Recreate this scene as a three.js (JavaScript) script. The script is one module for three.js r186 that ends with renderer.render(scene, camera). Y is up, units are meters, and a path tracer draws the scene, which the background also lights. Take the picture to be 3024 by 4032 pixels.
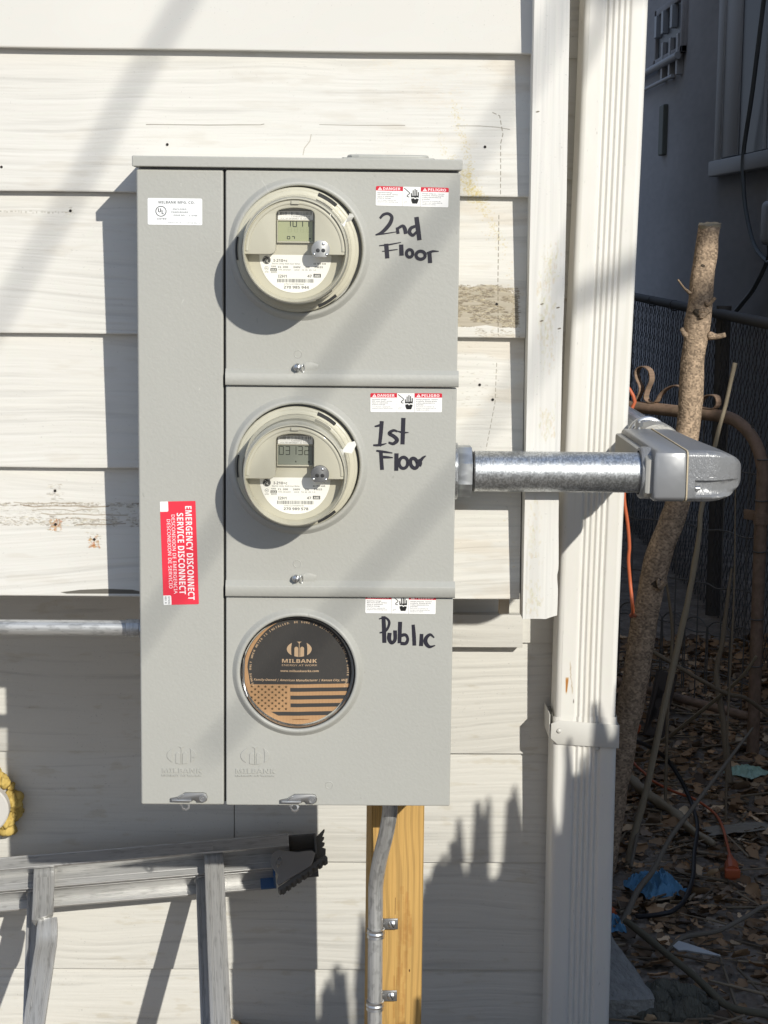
import * as THREE from 'three';
import { RoundedBoxGeometry } from 'three/addons/geometries/RoundedBoxGeometry.js';
import { TextGeometry } from 'three/addons/geometries/TextGeometry.js';
import { FontLoader } from 'three/addons/loaders/FontLoader.js';
import { mergeGeometries, mergeVertices, toCreasedNormals } from 'three/addons/utils/BufferGeometryUtils.js';

// ------------------------------------------------------------------ camera, sky, sun, exposure
const scene = new THREE.Scene();
const RAD = Math.PI / 180;
const camera = new THREE.PerspectiveCamera(30.91, 0.75, 0.05, 300);
camera.position.set(0, 1.5, 2.808);
camera.rotation.set(-8.3234 * RAD, -1.32 * RAD, 0.6636 * RAD, 'YXZ');
scene.add(camera);

const SKY = 1.0;
const SUN = new THREE.Vector3(0.481, 0.515, 1).normalize();
// clear, slightly hazy daylight: deeper blue overhead, paler towards the horizon, a broad warm brightening about the sun
{
  const W = 512, H = 256, data = new Float32Array(W * H * 4), d = new THREE.Vector3();
  for (let j = 0; j < H; j++) for (let i = 0; i < W; i++) {
    const el = ((j + 0.5) / H - 0.5) * Math.PI, az = ((i + 0.5) / W - 0.5) * Math.PI * 2;
    d.set(Math.cos(el) * Math.cos(az), Math.sin(el), Math.cos(el) * Math.sin(az));
    const t = Math.pow(Math.max(0, Math.sin(el)), 0.55), glow = Math.pow(Math.max(0, d.dot(SUN)), 6), k = (j * W + i) * 4;
    data[k] = (0.51 + (0.155 - 0.51) * t) * SKY + glow * 0.30 * SKY;
    data[k + 1] = (0.585 + (0.26 - 0.585) * t) * SKY + glow * 0.275 * SKY;
    data[k + 2] = (0.68 + (0.49 - 0.68) * t) * SKY + glow * 0.235 * SKY;
    data[k + 3] = 1;
  }
  const t = new THREE.DataTexture(data, W, H, THREE.RGBAFormat, THREE.FloatType);
  t.mapping = THREE.EquirectangularReflectionMapping; t.magFilter = THREE.LinearFilter; t.minFilter = THREE.LinearFilter; t.needsUpdate = true;
  scene.background = t; scene.environment = t;
}

const sun = new THREE.DirectionalLight(new THREE.Color().setRGB(1.0, 0.96, 0.865), 3.95);
sun.name = 'sun';
sun.position.copy(SUN).multiplyScalar(14);
sun.castShadow = true;
sun.shadow.radius = 1;
sun.shadow.mapSize.set(4096, 4096);
Object.assign(sun.shadow.camera, { left: -4, right: 4, top: 4, bottom: -4, near: 1, far: 40 });
scene.add(sun, sun.target);

const renderer = new THREE.WebGLRenderer({ antialias: true });
renderer.setSize(768, 1024);
renderer.toneMapping = THREE.LinearToneMapping;
renderer.toneMappingExposure = 0.98;
renderer.shadowMap.enabled = true;

// ------------------------------------------------------------------ helpers
const D = 0.1413;          // front of the meter panel covers
const M = 0.5254;          // main wall lies this far behind the bay front
const V = (x, y, z) => new THREE.Vector3(x, y, z);
const lin = (r, g, b) => new THREE.Color().setRGB(r, g, b);
const clamp = (v, a, b) => Math.min(b, Math.max(a, v));
const sstep = (a, b, v) => { const t = clamp((v - a) / (b - a), 0, 1); return t * t * (3 - 2 * t); };
const mix = (a, b, t) => a + (b - a) * t;
function rng(seed) { let s = seed | 0; return () => { s = (s + 0x6d2b79f5) | 0; let t = Math.imul(s ^ (s >>> 15), 1 | s); t = (t + Math.imul(t ^ (t >>> 7), 61 | t)) ^ t; return ((t ^ (t >>> 14)) >>> 0) / 4294967296; }; }
function hash(x, y, s) { let h = Math.imul(x, 374761393) + Math.imul(y, 668265263) + Math.imul(s, 974634777); h = Math.imul(h ^ (h >>> 13), 1274126177); return ((h ^ (h >>> 16)) >>> 0) / 4294967296; }
function noise(x, y, s = 0) {
  const xi = Math.floor(x), yi = Math.floor(y); let u = x - xi, v = y - yi; u = u * u * (3 - 2 * u); v = v * v * (3 - 2 * v);
  const a = hash(xi, yi, s), b = hash(xi + 1, yi, s), c = hash(xi, yi + 1, s), d = hash(xi + 1, yi + 1, s);
  return a + (b - a) * u + (c - a) * v + (a - b - c + d) * u * v;
}
const fbm = (x, y, s = 0, o = 4) => { let t = 0, a = 0.5, n = 0; for (let i = 0; i < o; i++) { t += a * noise(x, y, s + i * 17); n += a; a *= 0.5; x *= 2.03; y *= 2.03; } return t / n; };
const toS = (v) => 255 * (v <= 0.0031308 ? 12.92 * v : 1.055 * Math.pow(v, 1 / 2.4) - 0.055);

const usedNames = {};
function numbered(name) { const n = usedNames[name] = (usedNames[name] ?? -1) + 1; return n ? name + '_' + String(n).padStart(3, '0') : name; }
function shade(o) { o.castShadow = true; o.receiveShadow = true; return o; }
function part(name, geo, m, parent) { const o = shade(new THREE.Mesh(geo, m)); o.name = name; parent.add(o); return o; }
function tag(o, label, category, group) { o.userData.label = label; o.userData.category = category; if (group) o.userData.group = group; return o; }
function thing(name, label, category, [x, y, z] = [0, 0, 0], group) {
  const o = new THREE.Group(); o.name = numbered(name); o.position.set(x, y, z); scene.add(o); return tag(o, label, category, group);
}
function single(name, geo, m, label, category, group, [x, y, z] = [0, 0, 0]) {
  const o = shade(new THREE.Mesh(geo, m)); o.name = numbered(name); o.position.set(x, y, z); scene.add(o); return tag(o, label, category, group);
}
function structure(name, geo, m) { const o = shade(new THREE.Mesh(geo, m)); o.name = numbered(name); o.userData.kind = 'structure'; scene.add(o); return o; }

const flat = (g) => { const n = g.index ? g.toNonIndexed() : g; for (const k of Object.keys(n.attributes)) if (!['position', 'normal', 'uv'].includes(k)) n.deleteAttribute(k); return n; };
const merge = (list) => mergeGeometries(list.map(flat));
const crease = (g, a = 0.6) => toCreasedNormals(flat(g), a);
const rbox = (w, h, d, r, x = 0, y = 0, z = 0, s = 2) => new RoundedBoxGeometry(w, h, d, s, Math.min(r, w / 2.01, h / 2.01, d / 2.01)).translate(x, y, z);
const span = (x0, x1, y0, y1, z0, z1, r = 0.001) => rbox(x1 - x0, y1 - y0, z1 - z0, r, (x0 + x1) / 2, (y0 + y1) / 2, (z0 + z1) / 2);
function rod(a, b, r0, r1 = r0, seg = 20) {
  const d = b.clone().sub(a), g = new THREE.CylinderGeometry(r1, r0, d.length(), seg, 1);
  g.translate(0, d.length() / 2, 0); g.applyQuaternion(new THREE.Quaternion().setFromUnitVectors(V(0, 1, 0), d.normalize())); g.translate(a.x, a.y, a.z); return g;
}
const pts3 = (list) => list.map((p) => V(p[0], p[1], p[2]));
function taper(list, radii, n = 40, seg = 10, bump = 0, seed = 1, tension = 0.5) {
  const curve = new THREE.CatmullRomCurve3(pts3(list), false, 'catmullrom', tension), F = curve.computeFrenetFrames(n, false), P = [], U = [], I = [], len = curve.getLength();
  for (let i = 0; i <= n; i++) {
    const t = i / n, c = curve.getPointAt(t), k = curve.getUtoTmapping(t) * (radii.length - 1), a = Math.min(radii.length - 2, Math.floor(k)), r = mix(radii[a], radii[a + 1], k - a);
    for (let j = 0; j <= seg; j++) {
      const q = (j % seg) / seg * Math.PI * 2, rr = r * (1 + bump * (noise(Math.cos(q) * 1.7 + 9, t * len * 22 + Math.sin(q) * 1.7, seed) - 0.5) * 2);
      const d = F.normals[i].clone().multiplyScalar(Math.cos(q)).addScaledVector(F.binormals[i], Math.sin(q));
      P.push(c.x + d.x * rr, c.y + d.y * rr, c.z + d.z * rr); U.push(j / seg, t * len);
    }
  }
  for (let i = 0; i < n; i++) for (let j = 0; j < seg; j++) { const a = i * (seg + 1) + j, b = a + seg + 1; I.push(a, b, a + 1, b, b + 1, a + 1); }
  for (const [row, c] of [[0, curve.getPointAt(0)], [n, curve.getPointAt(1)]]) {
    const k = P.length / 3; P.push(c.x, c.y, c.z); U.push(0.5, row ? len : 0);
    for (let j = 0; j < seg; j++) { const a = row * (seg + 1) + j; row ? I.push(k, a + 1, a) : I.push(k, a, a + 1); }
  }
  const g = new THREE.BufferGeometry(); g.setAttribute('position', new THREE.Float32BufferAttribute(P, 3)); g.setAttribute('uv', new THREE.Float32BufferAttribute(U, 2)); g.setIndex(I); g.computeVertexNormals();
  return g;
}
const tube = (list, r, n = 40, seg = 8) => taper(list, [r, r], n, seg);
// a turned profile of [radius, z] pairs about the z axis
const turned = (profile, seg = 64) => new THREE.LatheGeometry(profile.map(([r, z]) => new THREE.Vector2(r, z)), seg).rotateX(Math.PI / 2);
function plate(shape, depth, bevel = 0.0005, steps = 2) {
  const g = new THREE.ExtrudeGeometry(shape, { depth: depth - 2 * bevel, bevelEnabled: bevel > 0, bevelThickness: bevel, bevelSize: bevel, bevelOffset: -bevel, bevelSegments: steps, curveSegments: 32 });
  return g.translate(0, 0, bevel);
}
const poly = (list) => { const s = new THREE.Shape(); list.forEach(([x, y], i) => i ? s.lineTo(x, y) : s.moveTo(x, y)); s.closePath(); return s; };
function roundRect(x0, y0, x1, y1, r) {
  const s = new THREE.Shape(); s.moveTo(x0 + r, y0); s.lineTo(x1 - r, y0); s.quadraticCurveTo(x1, y0, x1, y0 + r); s.lineTo(x1, y1 - r); s.quadraticCurveTo(x1, y1, x1 - r, y1);
  s.lineTo(x0 + r, y1); s.quadraticCurveTo(x0, y1, x0, y1 - r); s.lineTo(x0, y0 + r); s.quadraticCurveTo(x0, y0, x0 + r, y0); return s;
}
// a thin printed sheet: front face with uv 0..1 over its bounding box
function sheet(shape, z) {
  const g = new THREE.ShapeGeometry(shape, 24); g.computeBoundingBox(); const b = g.boundingBox, p = g.attributes.position, u = g.attributes.uv;
  for (let i = 0; i < p.count; i++) u.setXY(i, (p.getX(i) - b.min.x) / (b.max.x - b.min.x), (p.getY(i) - b.min.y) / (b.max.y - b.min.y));
  return g.translate(0, 0, z);
}
function bend(g, f) { const p = g.attributes.position, v = V(0, 0, 0); for (let i = 0; i < p.count; i++) { v.fromBufferAttribute(p, i); f(v); p.setXYZ(i, v.x, v.y, v.z); } g.computeVertexNormals(); return g; }
function lump(r, seed, amount = 0.35, detail = 3, freq = 1.6) {
  const g = mergeVertices(new THREE.IcosahedronGeometry(1, detail).deleteAttribute('uv').deleteAttribute('normal'));
  bend(g, (v) => { const k = 1 + amount * (fbm(v.x * freq + seed * 3.1 + 20, v.y * freq + v.z * freq * 1.3 + 20, seed, 3) - 0.5) * 2; v.multiplyScalar(r * k); });
  const p = g.attributes.position, uv = []; for (let i = 0; i < p.count; i++) uv.push(p.getX(i) * 4, p.getY(i) * 4 + p.getZ(i) * 3);
  g.setAttribute('uv', new THREE.Float32BufferAttribute(uv, 2)); return g;
}

// ------------------------------------------------------------------ textures
function canvas(w, h) { const c = document.createElement('canvas'); c.width = w; c.height = h; return [c, c.getContext('2d')]; }
function asMap(c, colour = true, wrap = false) {
  const t = new THREE.CanvasTexture(c); if (colour) t.colorSpace = THREE.SRGBColorSpace; if (wrap) t.wrapS = t.wrapT = THREE.RepeatWrapping; t.anisotropy = 8; return t;
}
// f(x, y) in 0..1 gives [r, g, b] linear; written as an sRGB picture
function pixels(w, h, f) {
  const [c, x] = canvas(w, h), im = x.createImageData(w, h), d = im.data;
  for (let j = 0; j < h; j++) for (let i = 0; i < w; i++) { const p = f((i + 0.5) / w, 1 - (j + 0.5) / h), k = (j * w + i) * 4; d[k] = toS(clamp(p[0], 0, 1)); d[k + 1] = toS(clamp(p[1], 0, 1)); d[k + 2] = toS(clamp(p[2], 0, 1)); d[k + 3] = 255; }
  x.putImageData(im, 0, 0); return [c, x];
}
function heights(w, h, f) {
  const d = new Uint8Array(w * h * 4);
  for (let j = 0; j < h; j++) for (let i = 0; i < w; i++) { const v = clamp(f((i + 0.5) / w, (j + 0.5) / h), 0, 1) * 255, k = (j * w + i) * 4; d[k] = d[k + 1] = d[k + 2] = v; d[k + 3] = 255; }
  const t = new THREE.DataTexture(d, w, h); t.magFilter = THREE.LinearFilter; t.minFilter = THREE.LinearMipmapLinearFilter; t.generateMipmaps = true; t.wrapS = t.wrapT = THREE.RepeatWrapping; t.needsUpdate = true; return t;
}
const std = (o) => new THREE.MeshStandardMaterial(o);
const phys = (o) => new THREE.MeshPhysicalMaterial(o);

// ------------------------------------------------------------------ painted siding: one sheet of paint for the bay front, one for the main wall
const BAY = { x0: -0.62, y0: 0.93, w: 0.96, h: 1.02 }, MAIN = { x0: -0.75, y0: -0.08, w: 1.26, h: 2.03 };
const bayLaps = [2.195, 1.985, 1.775, 1.5665, 1.357, 1.1545, 0.956];           // bottom edges of the bay's courses
const mainLaps = []; for (let i = -9; i <= 9; i++) mainLaps.push(1.8224 - 0.2104 * i);
const course = (laps, y) => { let k = 0; laps.forEach((l, i) => { if (y < l) k = i + 1; }); return k; };
function grain(x, y, k) {                                                      // pressed wood grain, 0 deep .. 1 high
  const ox = x + k * 3.7, w = (noise(ox * 3.1, y * 7 + k * 5, 3) - 0.5) * 0.03 + (noise(ox * 9, y * 20, 4) - 0.5) * 0.006;
  const a = noise(ox * 4.5, (y + w) * 150 + k * 31, 5), b = noise(ox * 9, (y + w) * 330, 6), c = noise(ox * 30, (y + w) * 700, 7);
  return clamp(0.55 * a + 0.3 * b + 0.15 * c, 0, 1);
}
const paintSpeck = (x, y, s) => { const n = noise(x * 520, y * 760, s); return n > 0.93 && noise(x * 17, y * 17, s + 1) > 0.48 ? (n - 0.93) * 7 : 0; };
const [bayCanvas, bx] = pixels(1536, 1632, (u, v) => {
  const x = BAY.x0 + u * BAY.w, y = BAY.y0 + v * BAY.h, k = course(bayLaps, y);
  const g = k <= 2 ? 0.62 : grain(x, y, k), blotch = fbm(x * 6, y * 11, 11) - 0.5, warm = fbm(x * 2.3 + 5, y * 3.1, 15) - 0.5;
  let b = 0.68 + (k <= 2 ? -0.012 : 0) + blotch * 0.05 - sstep(0.46, 0.12, g) * 0.085 - paintSpeck(x, y, 21) * 0.4;
  const dirt = k > 2 ? sstep(0.62, 0.8, fbm(x * 14 + 3, y * 60, 31)) * 0.05 : 0;
  const age = k > 2 ? sstep(0.52, 0.7, fbm(x * 8, y * 26 + 4, 41, 5)) * sstep(0.0, 0.2, x) * 0.06 : 0;   // yellowed, peeling paint towards the corner
  return [b - dirt * 0.7 - age * 0.5, b * (0.972 + warm * 0.012) - dirt * 0.85 - age * 0.9, b * (0.90 + warm * 0.03) - dirt * 1.0 - age * 1.3];
});
const BX = (x) => (x - BAY.x0) / BAY.w * 1536, BY = (y) => (1 - (y - BAY.y0) / BAY.h) * 1632, PM = 1600;   // pixels per metre
{
  const R = rng(77);
  // lichen trickling past the panel's top right corner
  const trail = (list, wide, n, tint, alpha) => {
    for (let i = 0; i < n; i++) {
      const t = R() * (list.length - 1), a = Math.floor(t), f = t - a, p = list[a], q = list[Math.min(a + 1, list.length - 1)];
      const x = mix(p[0], q[0], f) + (R() - 0.5) * wide * (0.4 + R()), y = mix(p[1], q[1], f) + (R() - 0.5) * 0.014;
      bx.fillStyle = `rgba(${tint},${alpha * (0.3 + R())})`; bx.beginPath();
      bx.ellipse(BX(x), BY(y), 0.8 + R() * R() * 5 * wide / 0.03, 0.7 + R() * R() * 2.6, (R() - 0.5) * 0.9, 0, 7); bx.fill();
    }
  };
  trail([[0.1607, 1.7018], [0.1679, 1.6784], [0.1753, 1.6515], [0.186, 1.62], [0.183, 1.597], [0.189, 1.575], [0.201, 1.5637], [0.2118, 1.5467], [0.224, 1.522], [0.24, 1.49]], 0.016, 520, '186,160,84', 0.26);
  trail([[0.178, 1.61], [0.181, 1.59], [0.19, 1.573], [0.203, 1.562]], 0.03, 420, '190,166,92', 0.28);
  trail([[0.1373, 1.6578], [0.15, 1.632], [0.166, 1.615]], 0.014, 60, '186,160,84', 0.22);
  trail([[0.215, 1.52], [0.25, 1.46], [0.262, 1.40]], 0.02, 70, '178,142,86', 0.16);
  trail([[0.02, 1.765], [0.1, 1.745], [0.165, 1.72], [0.17, 1.69]], 0.05, 150, '214,180,130', 0.06);
  trail([[0.1, 1.74], [0.14, 1.70], [0.17, 1.755]], 0.06, 110, '205,165,115', 0.05);
  trail([[0.26, 1.2], [0.255, 1.1], [0.262, 1.0]], 0.02, 50, '196,170,110', 0.16);
  // bare grey weathered wood where a board was pulled off, right of the panel
  const rough = (x0, x1, y0, y1, n, dark) => {
    for (let i = 0; i < n; i++) {
      const x = mix(x0, x1, R()), y = mix(y0, y1, R()), m = noise(x * 60, y * 130, 61); if (m < 0.3) continue;
      const v = R(); bx.fillStyle = v < 0.45 ? `rgba(88,76,60,${dark * (0.3 + R() * 0.5)})` : v < 0.8 ? `rgba(150,138,116,${dark * 0.7})` : `rgba(205,192,160,${dark * 0.6})`;
      bx.beginPath(); bx.ellipse(BX(x), BY(y), 1 + R() * R() * 9, 0.5 + R() * 0.9, (R() - 0.5) * 0.5, 0, 7); bx.fill();
    }
  };
  bx.fillStyle = 'rgba(150,138,116,0.66)'; bx.beginPath();
  [[0.165, 1.4335], [0.19, 1.4325], [0.2223, 1.4365], [0.25, 1.428], [0.2625, 1.415], [0.264, 1.378], [0.24, 1.372], [0.215, 1.376], [0.19, 1.373], [0.165, 1.375]].forEach(([x, y], i) => i ? bx.lineTo(BX(x), BY(y)) : bx.moveTo(BX(x), BY(y))); bx.fill();
  rough(0.165, 0.264, 1.373, 1.432, 2600, 0.7); rough(0.2, 0.266, 1.357, 1.375, 130, 0.45); rough(0.165, 0.24, 1.432, 1.436, 70, 0.6);
  rough(0.165, 0.235, 1.25, 1.345, 90, 0.28);
  // marks of an old pipe and its straps, left of the panel
  const line = (list, w, col) => { bx.strokeStyle = col; bx.lineWidth = w; bx.lineCap = 'round'; bx.beginPath(); list.forEach(([x, y], i) => i ? bx.lineTo(BX(x), BY(y)) : bx.moveTo(BX(x), BY(y))); bx.stroke(); };
  rough(-0.62, -0.2, 1.094, 1.1, 700, 0.42); rough(-0.62, -0.2, 1.064, 1.078, 1300, 0.42); rough(-0.40, -0.2, 1.06, 1.1, 600, 0.3); rough(-0.62, -0.38, 1.08, 1.094, 400, 0.2);
  for (const [x, y, s] of [[-0.4371, 1.1145, 0], [-0.4365, 1.0675, 1], [-0.3776, 1.0426, 1]]) {
    rough(x - 0.0115, x + 0.0115, y - 0.013, y + 0.013, 70, 0.34);
    if (s) for (let i = 0; i < 46; i++) { bx.fillStyle = `rgba(${150 + R() * 40},${82 + R() * 40},${38 + R() * 20},${0.18 + R() * 0.3})`; bx.beginPath(); bx.ellipse(BX(x + (R() - 0.5) * 0.017), BY(y + (R() - 0.62) * 0.017), 1 + R() * 4, 0.8 + R() * 2, R() * 3, 0, 7); bx.fill(); }
  }
  for (let i = 0; i < 5; i++) { const y = 1.098 - i * 0.0042 * (1 + i * 0.1), x = -0.5 + i * 0.014; line(Array.from({ length: 9 }, (_, k) => [x + k * 0.0125 * (1 + i % 2 * 0.3), y + (noise(k * 0.8, i * 7, 91) - 0.5) * 0.0035]), 1.6 + (i % 2), `rgba(96,72,44,${0.5 - i * 0.05})`); }
  line([[-0.405, 1.066], [-0.385, 1.067], [-0.36, 1.0665], [-0.33, 1.0685]], 1.8, 'rgba(90,68,44,0.55)');
  // cracks in the paint
  line([[-0.2943, 1.6664], [-0.27, 1.667], [-0.2021, 1.6672], [-0.15, 1.6682], [-0.125, 1.6685], [-0.12, 1.6698]], 1.3, 'rgba(84,76,62,0.75)');
  line([[-0.0378, 1.6697], [0.02, 1.6692], [0.0891, 1.6699]], 1.2, 'rgba(84,76,62,0.7)');
  line([[0.1646, 1.6702], [0.2, 1.6705], [0.2266, 1.669], [0.245, 1.666]], 1.2, 'rgba(84,76,62,0.7)');
  line([[-0.05, 1.655], [-0.052, 1.645], [-0.06, 1.635], [-0.062, 1.625]], 1.4, 'rgba(110,96,70,0.5)');
  // dashed snap line of a chalk or nail row
  const dash = [[0.2193, 1.6905], [0.2297, 1.6859], [0.235, 1.659], [0.2319, 1.6455], [0.2327, 1.5708], [0.232, 1.5401], [0.2319, 1.4406], [0.2336, 1.3609], [0.233, 1.319], [0.2314, 1.2594], [0.2187, 1.1887]];
  bx.setLineDash([9, 6]); line(dash.slice(0, 5), 1.6, 'rgba(96,88,72,0.75)'); line(dash.slice(5, 8), 1.6, 'rgba(96,88,72,0.8)'); line(dash.slice(8), 1.4, 'rgba(96,88,72,0.6)'); bx.setLineDash([]);
  for (let i = 0; i < 26; i++) { bx.fillStyle = `rgba(130,124,108,${0.15 + R() * 0.35})`; bx.fillRect(BX(-0.56 + i * 0.0055 + R() * 0.003), BY(1.5372 + R() * 0.002), 2 + R() * 5, 2 + R() * 4); }
  rough(-0.417, -0.4, 1.53, 1.545, 30, 0.25);
  bx.fillStyle = 'rgba(70,66,58,0.8)'; bx.beginPath(); [[-0.43, 0.962], [-0.4, 0.966], [-0.36, 0.968], [-0.32, 0.967], [-0.3, 0.963], [-0.3, 0.961], [-0.42, 0.96]].forEach(([x, y], i) => i ? bx.lineTo(BX(x), BY(y)) : bx.moveTo(BX(x), BY(y))); bx.fill();
}
const bayMap = asMap(bayCanvas, true, true);
const bayBump = heights(1024, 1088, (u, v) => { const x = BAY.x0 + u * BAY.w, y = BAY.y0 + v * BAY.h, k = course(bayLaps, y); return k <= 2 ? 0.5 : grain(x, y, k); });
const [mainCanvas] = pixels(1280, 2048, (u, v) => {
  const x = MAIN.x0 + u * MAIN.w, y = MAIN.y0 + v * MAIN.h, k = course(mainLaps, y) + 20;
  const g = grain(x, y, k), blotch = fbm(x * 5, y * 9, 111) - 0.5, fine = noise(x * 300, y * 420, 118) - 0.5;
  const b = 0.685 + blotch * 0.04 + fine * 0.012 - sstep(0.46, 0.1, g) * 0.11 - paintSpeck(x, y, 121) * 0.55;
  const dirt = sstep(0.66, 0.82, fbm(x * 20, y * 70, 131)) * 0.08;
  return [b - dirt * 0.7, b * 0.977 - dirt * 0.85, b * 0.905 - dirt * 1.1];
});
const mainMap = asMap(mainCanvas, true, true);
const mainBump = heights(1024, 1536, (u, v) => { const x = MAIN.x0 + u * MAIN.w, y = MAIN.y0 + v * MAIN.h, k = course(mainLaps, y) + 20; return grain(x, y, k); });
const bayPaint = std({ map: bayMap, bumpMap: bayBump, bumpScale: 0.0011, roughness: 0.62 });
const mainPaint = std({ map: mainMap, bumpMap: mainBump, bumpScale: 0.0011, roughness: 0.66 });
const wallCore = std({ color: lin(0.34, 0.31, 0.26), roughness: 0.9 });

// one lap-siding board: wedge-shaped, its lower edge eased, slightly wavy along its length
function lapBoard(rect, x0, x1, y0, y1, zb, tB, tT, seed, wave = 0.0006) {
  const n = Math.max(2, Math.round((x1 - x0) / 0.06)), P = [], U = [], I = [];
  const prof = [[y1, 0], [y1, tT], [y0 + 0.0022, tB], [y0 + 0.0006, tB - 0.0005], [y0, tB - 0.002], [y0, 0]];
  for (let i = 0; i <= n; i++) {
    const x = mix(x0, x1, i / n), wy = (noise(x * 5, seed * 3.3, 201) - 0.5) * 2 * wave, wz = (noise(x * 4, seed * 7.1, 202) - 0.5) * 2 * wave;
    for (const [y, z] of prof) { P.push(x, y + (y < y0 + 0.01 ? wy : 0), zb + z + (z > 0 ? wz : 0)); U.push((x - rect.x0) / rect.w, (y - rect.y0) / rect.h); }
  }
  const m = prof.length;
  for (let i = 0; i < n; i++) for (let j = 0; j < m; j++) { const a = i * m + j, b = i * m + (j + 1) % m, c = a + m, d = b + m; I.push(a, b, c, b, d, c); }
  for (let j = 1; j < m - 1; j++) { I.push(0, j + 1, j); const o = n * m; I.push(o, o + j, o + j + 1); }
  const g = new THREE.BufferGeometry(); g.setAttribute('position', new THREE.Float32BufferAttribute(P, 3)); g.setAttribute('uv', new THREE.Float32BufferAttribute(U, 2)); g.setIndex(I);
  return toCreasedNormals(g.toNonIndexed(), 0.35);
}

// ------------------------------------------------------------------ ground
const groundHeight = (x, z) => {
  const near = Math.exp(-((x - 0.9) ** 2) / 6 - ((z + 1.6) ** 2) / 5);
  let h = (fbm(x * 3 + 40, z * 3 + 40, 301) - 0.5) * 0.05 * near + (fbm(x * 14 + 40, z * 14 + 40, 302, 3) - 0.5) * 0.022 * near + (fbm(x * 0.4 + 9, z * 0.4, 303) - 0.5) * 0.06 * (1 - near);
  h += 0.075 * Math.exp(-((z + 0.06) ** 2) / 0.02) * sstep(0.25, -0.05, x) * sstep(-1.6, -1.3, x);     // loose soil the ladder lies on
  return h;
};
const soil = pixels(768, 768, (u, v) => {
  const n = fbm(u * 22, v * 22, 311, 5), f = noise(u * 260, v * 260, 312), c = sstep(0.72, 0.9, noise(u * 120, v * 95, 313));
  const b = 0.095 + n * 0.24 + (f - 0.5) * 0.045 + c * 0.08; return [b * 1.18, b * 0.98, b * 0.78];
})[0];
const soilMap = asMap(soil, true, true);
const soilBump = heights(512, 512, (u, v) => 0.5 * fbm(u * 30, v * 30, 321, 4) + 0.5 * noise(u * 180, v * 180, 322));
const soilMat = std({ map: soilMap, bumpMap: soilBump, bumpScale: 0.012, roughness: 0.96 });
{
  const N = 240, P = [], U = [], I = [], warp = (t, c) => { const s = t * 2 - 1; return c + Math.sign(s) * (Math.abs(s) * 3.4 + Math.abs(s) ** 5 * 110); };
  for (let j = 0; j <= N; j++) for (let i = 0; i <= N; i++) { const x = warp(i / N, 0.7), z = warp(j / N, -1.2); P.push(x, groundHeight(x, z), z); U.push(x / 1.6, -z / 1.6); }
  for (let j = 0; j < N; j++) for (let i = 0; i < N; i++) { const a = j * (N + 1) + i, b = a + N + 1; I.push(a, b, a + 1, b, b + 1, a + 1); }
  const g = new THREE.BufferGeometry(); g.setAttribute('position', new THREE.Float32BufferAttribute(P, 3)); g.setAttribute('uv', new THREE.Float32BufferAttribute(U, 2)); g.setIndex(I); g.computeVertexNormals();
  structure('ground', g, soilMat);
}

// ------------------------------------------------------------------ the house: main wall, overhanging bay, corner board
const house = thing('house', 'white clapboard house wall with overhanging bay behind the grey meter panel', 'house');
const mainWall = part('main_wall', merge([span(-1.4, 0.49, -0.12, 4.6, -9.0, -M - 0.0125, 0.004)]), wallCore, house);
mainLaps.forEach((y, i) => {
  if (y < -0.1 || y > 4) return;
  const cut = Math.abs(y - 0.3496) < 0.02 ? [[-1.4, -0.1962], [-0.1947, 0.492]] : [[-1.4, 0.492]];
  cut.forEach(([a, b], k) => part('siding_board', lapBoard(MAIN, a, b, y, y + 0.2104 + 0.022, -M - 0.014, 0.0145, 0.005, i + k * 50, 0.0004), mainPaint, mainWall));
});
const bayWall = part('bay_wall', merge([span(-1.4, 0.322, 0.9615, 4.6, -M - 0.004, -0.0108, 0.003)]), wallCore, house);
bayLaps.forEach((y, i) => {
  const top = i ? bayLaps[i - 1] : 2.42, smooth = i <= 2;
  part('siding_board', lapBoard(BAY, -1.4, 0.2748, y, top + 0.024, -0.012, smooth ? 0.0265 : 0.0235 - (i === 6 ? 0.001 : 0), smooth ? 0.012 : 0.0075, 70 + i, smooth ? 0.0011 : 0.0009), bayPaint, bayWall);
});
for (let k = 0; k < 8; k++) part('siding_board', lapBoard(BAY, -1.4, 0.2748, 2.405 + k * 0.21, 2.64 + k * 0.21, -0.012, 0.0265, 0.012, 90 + k, 0.001), bayPaint, bayWall);

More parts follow.
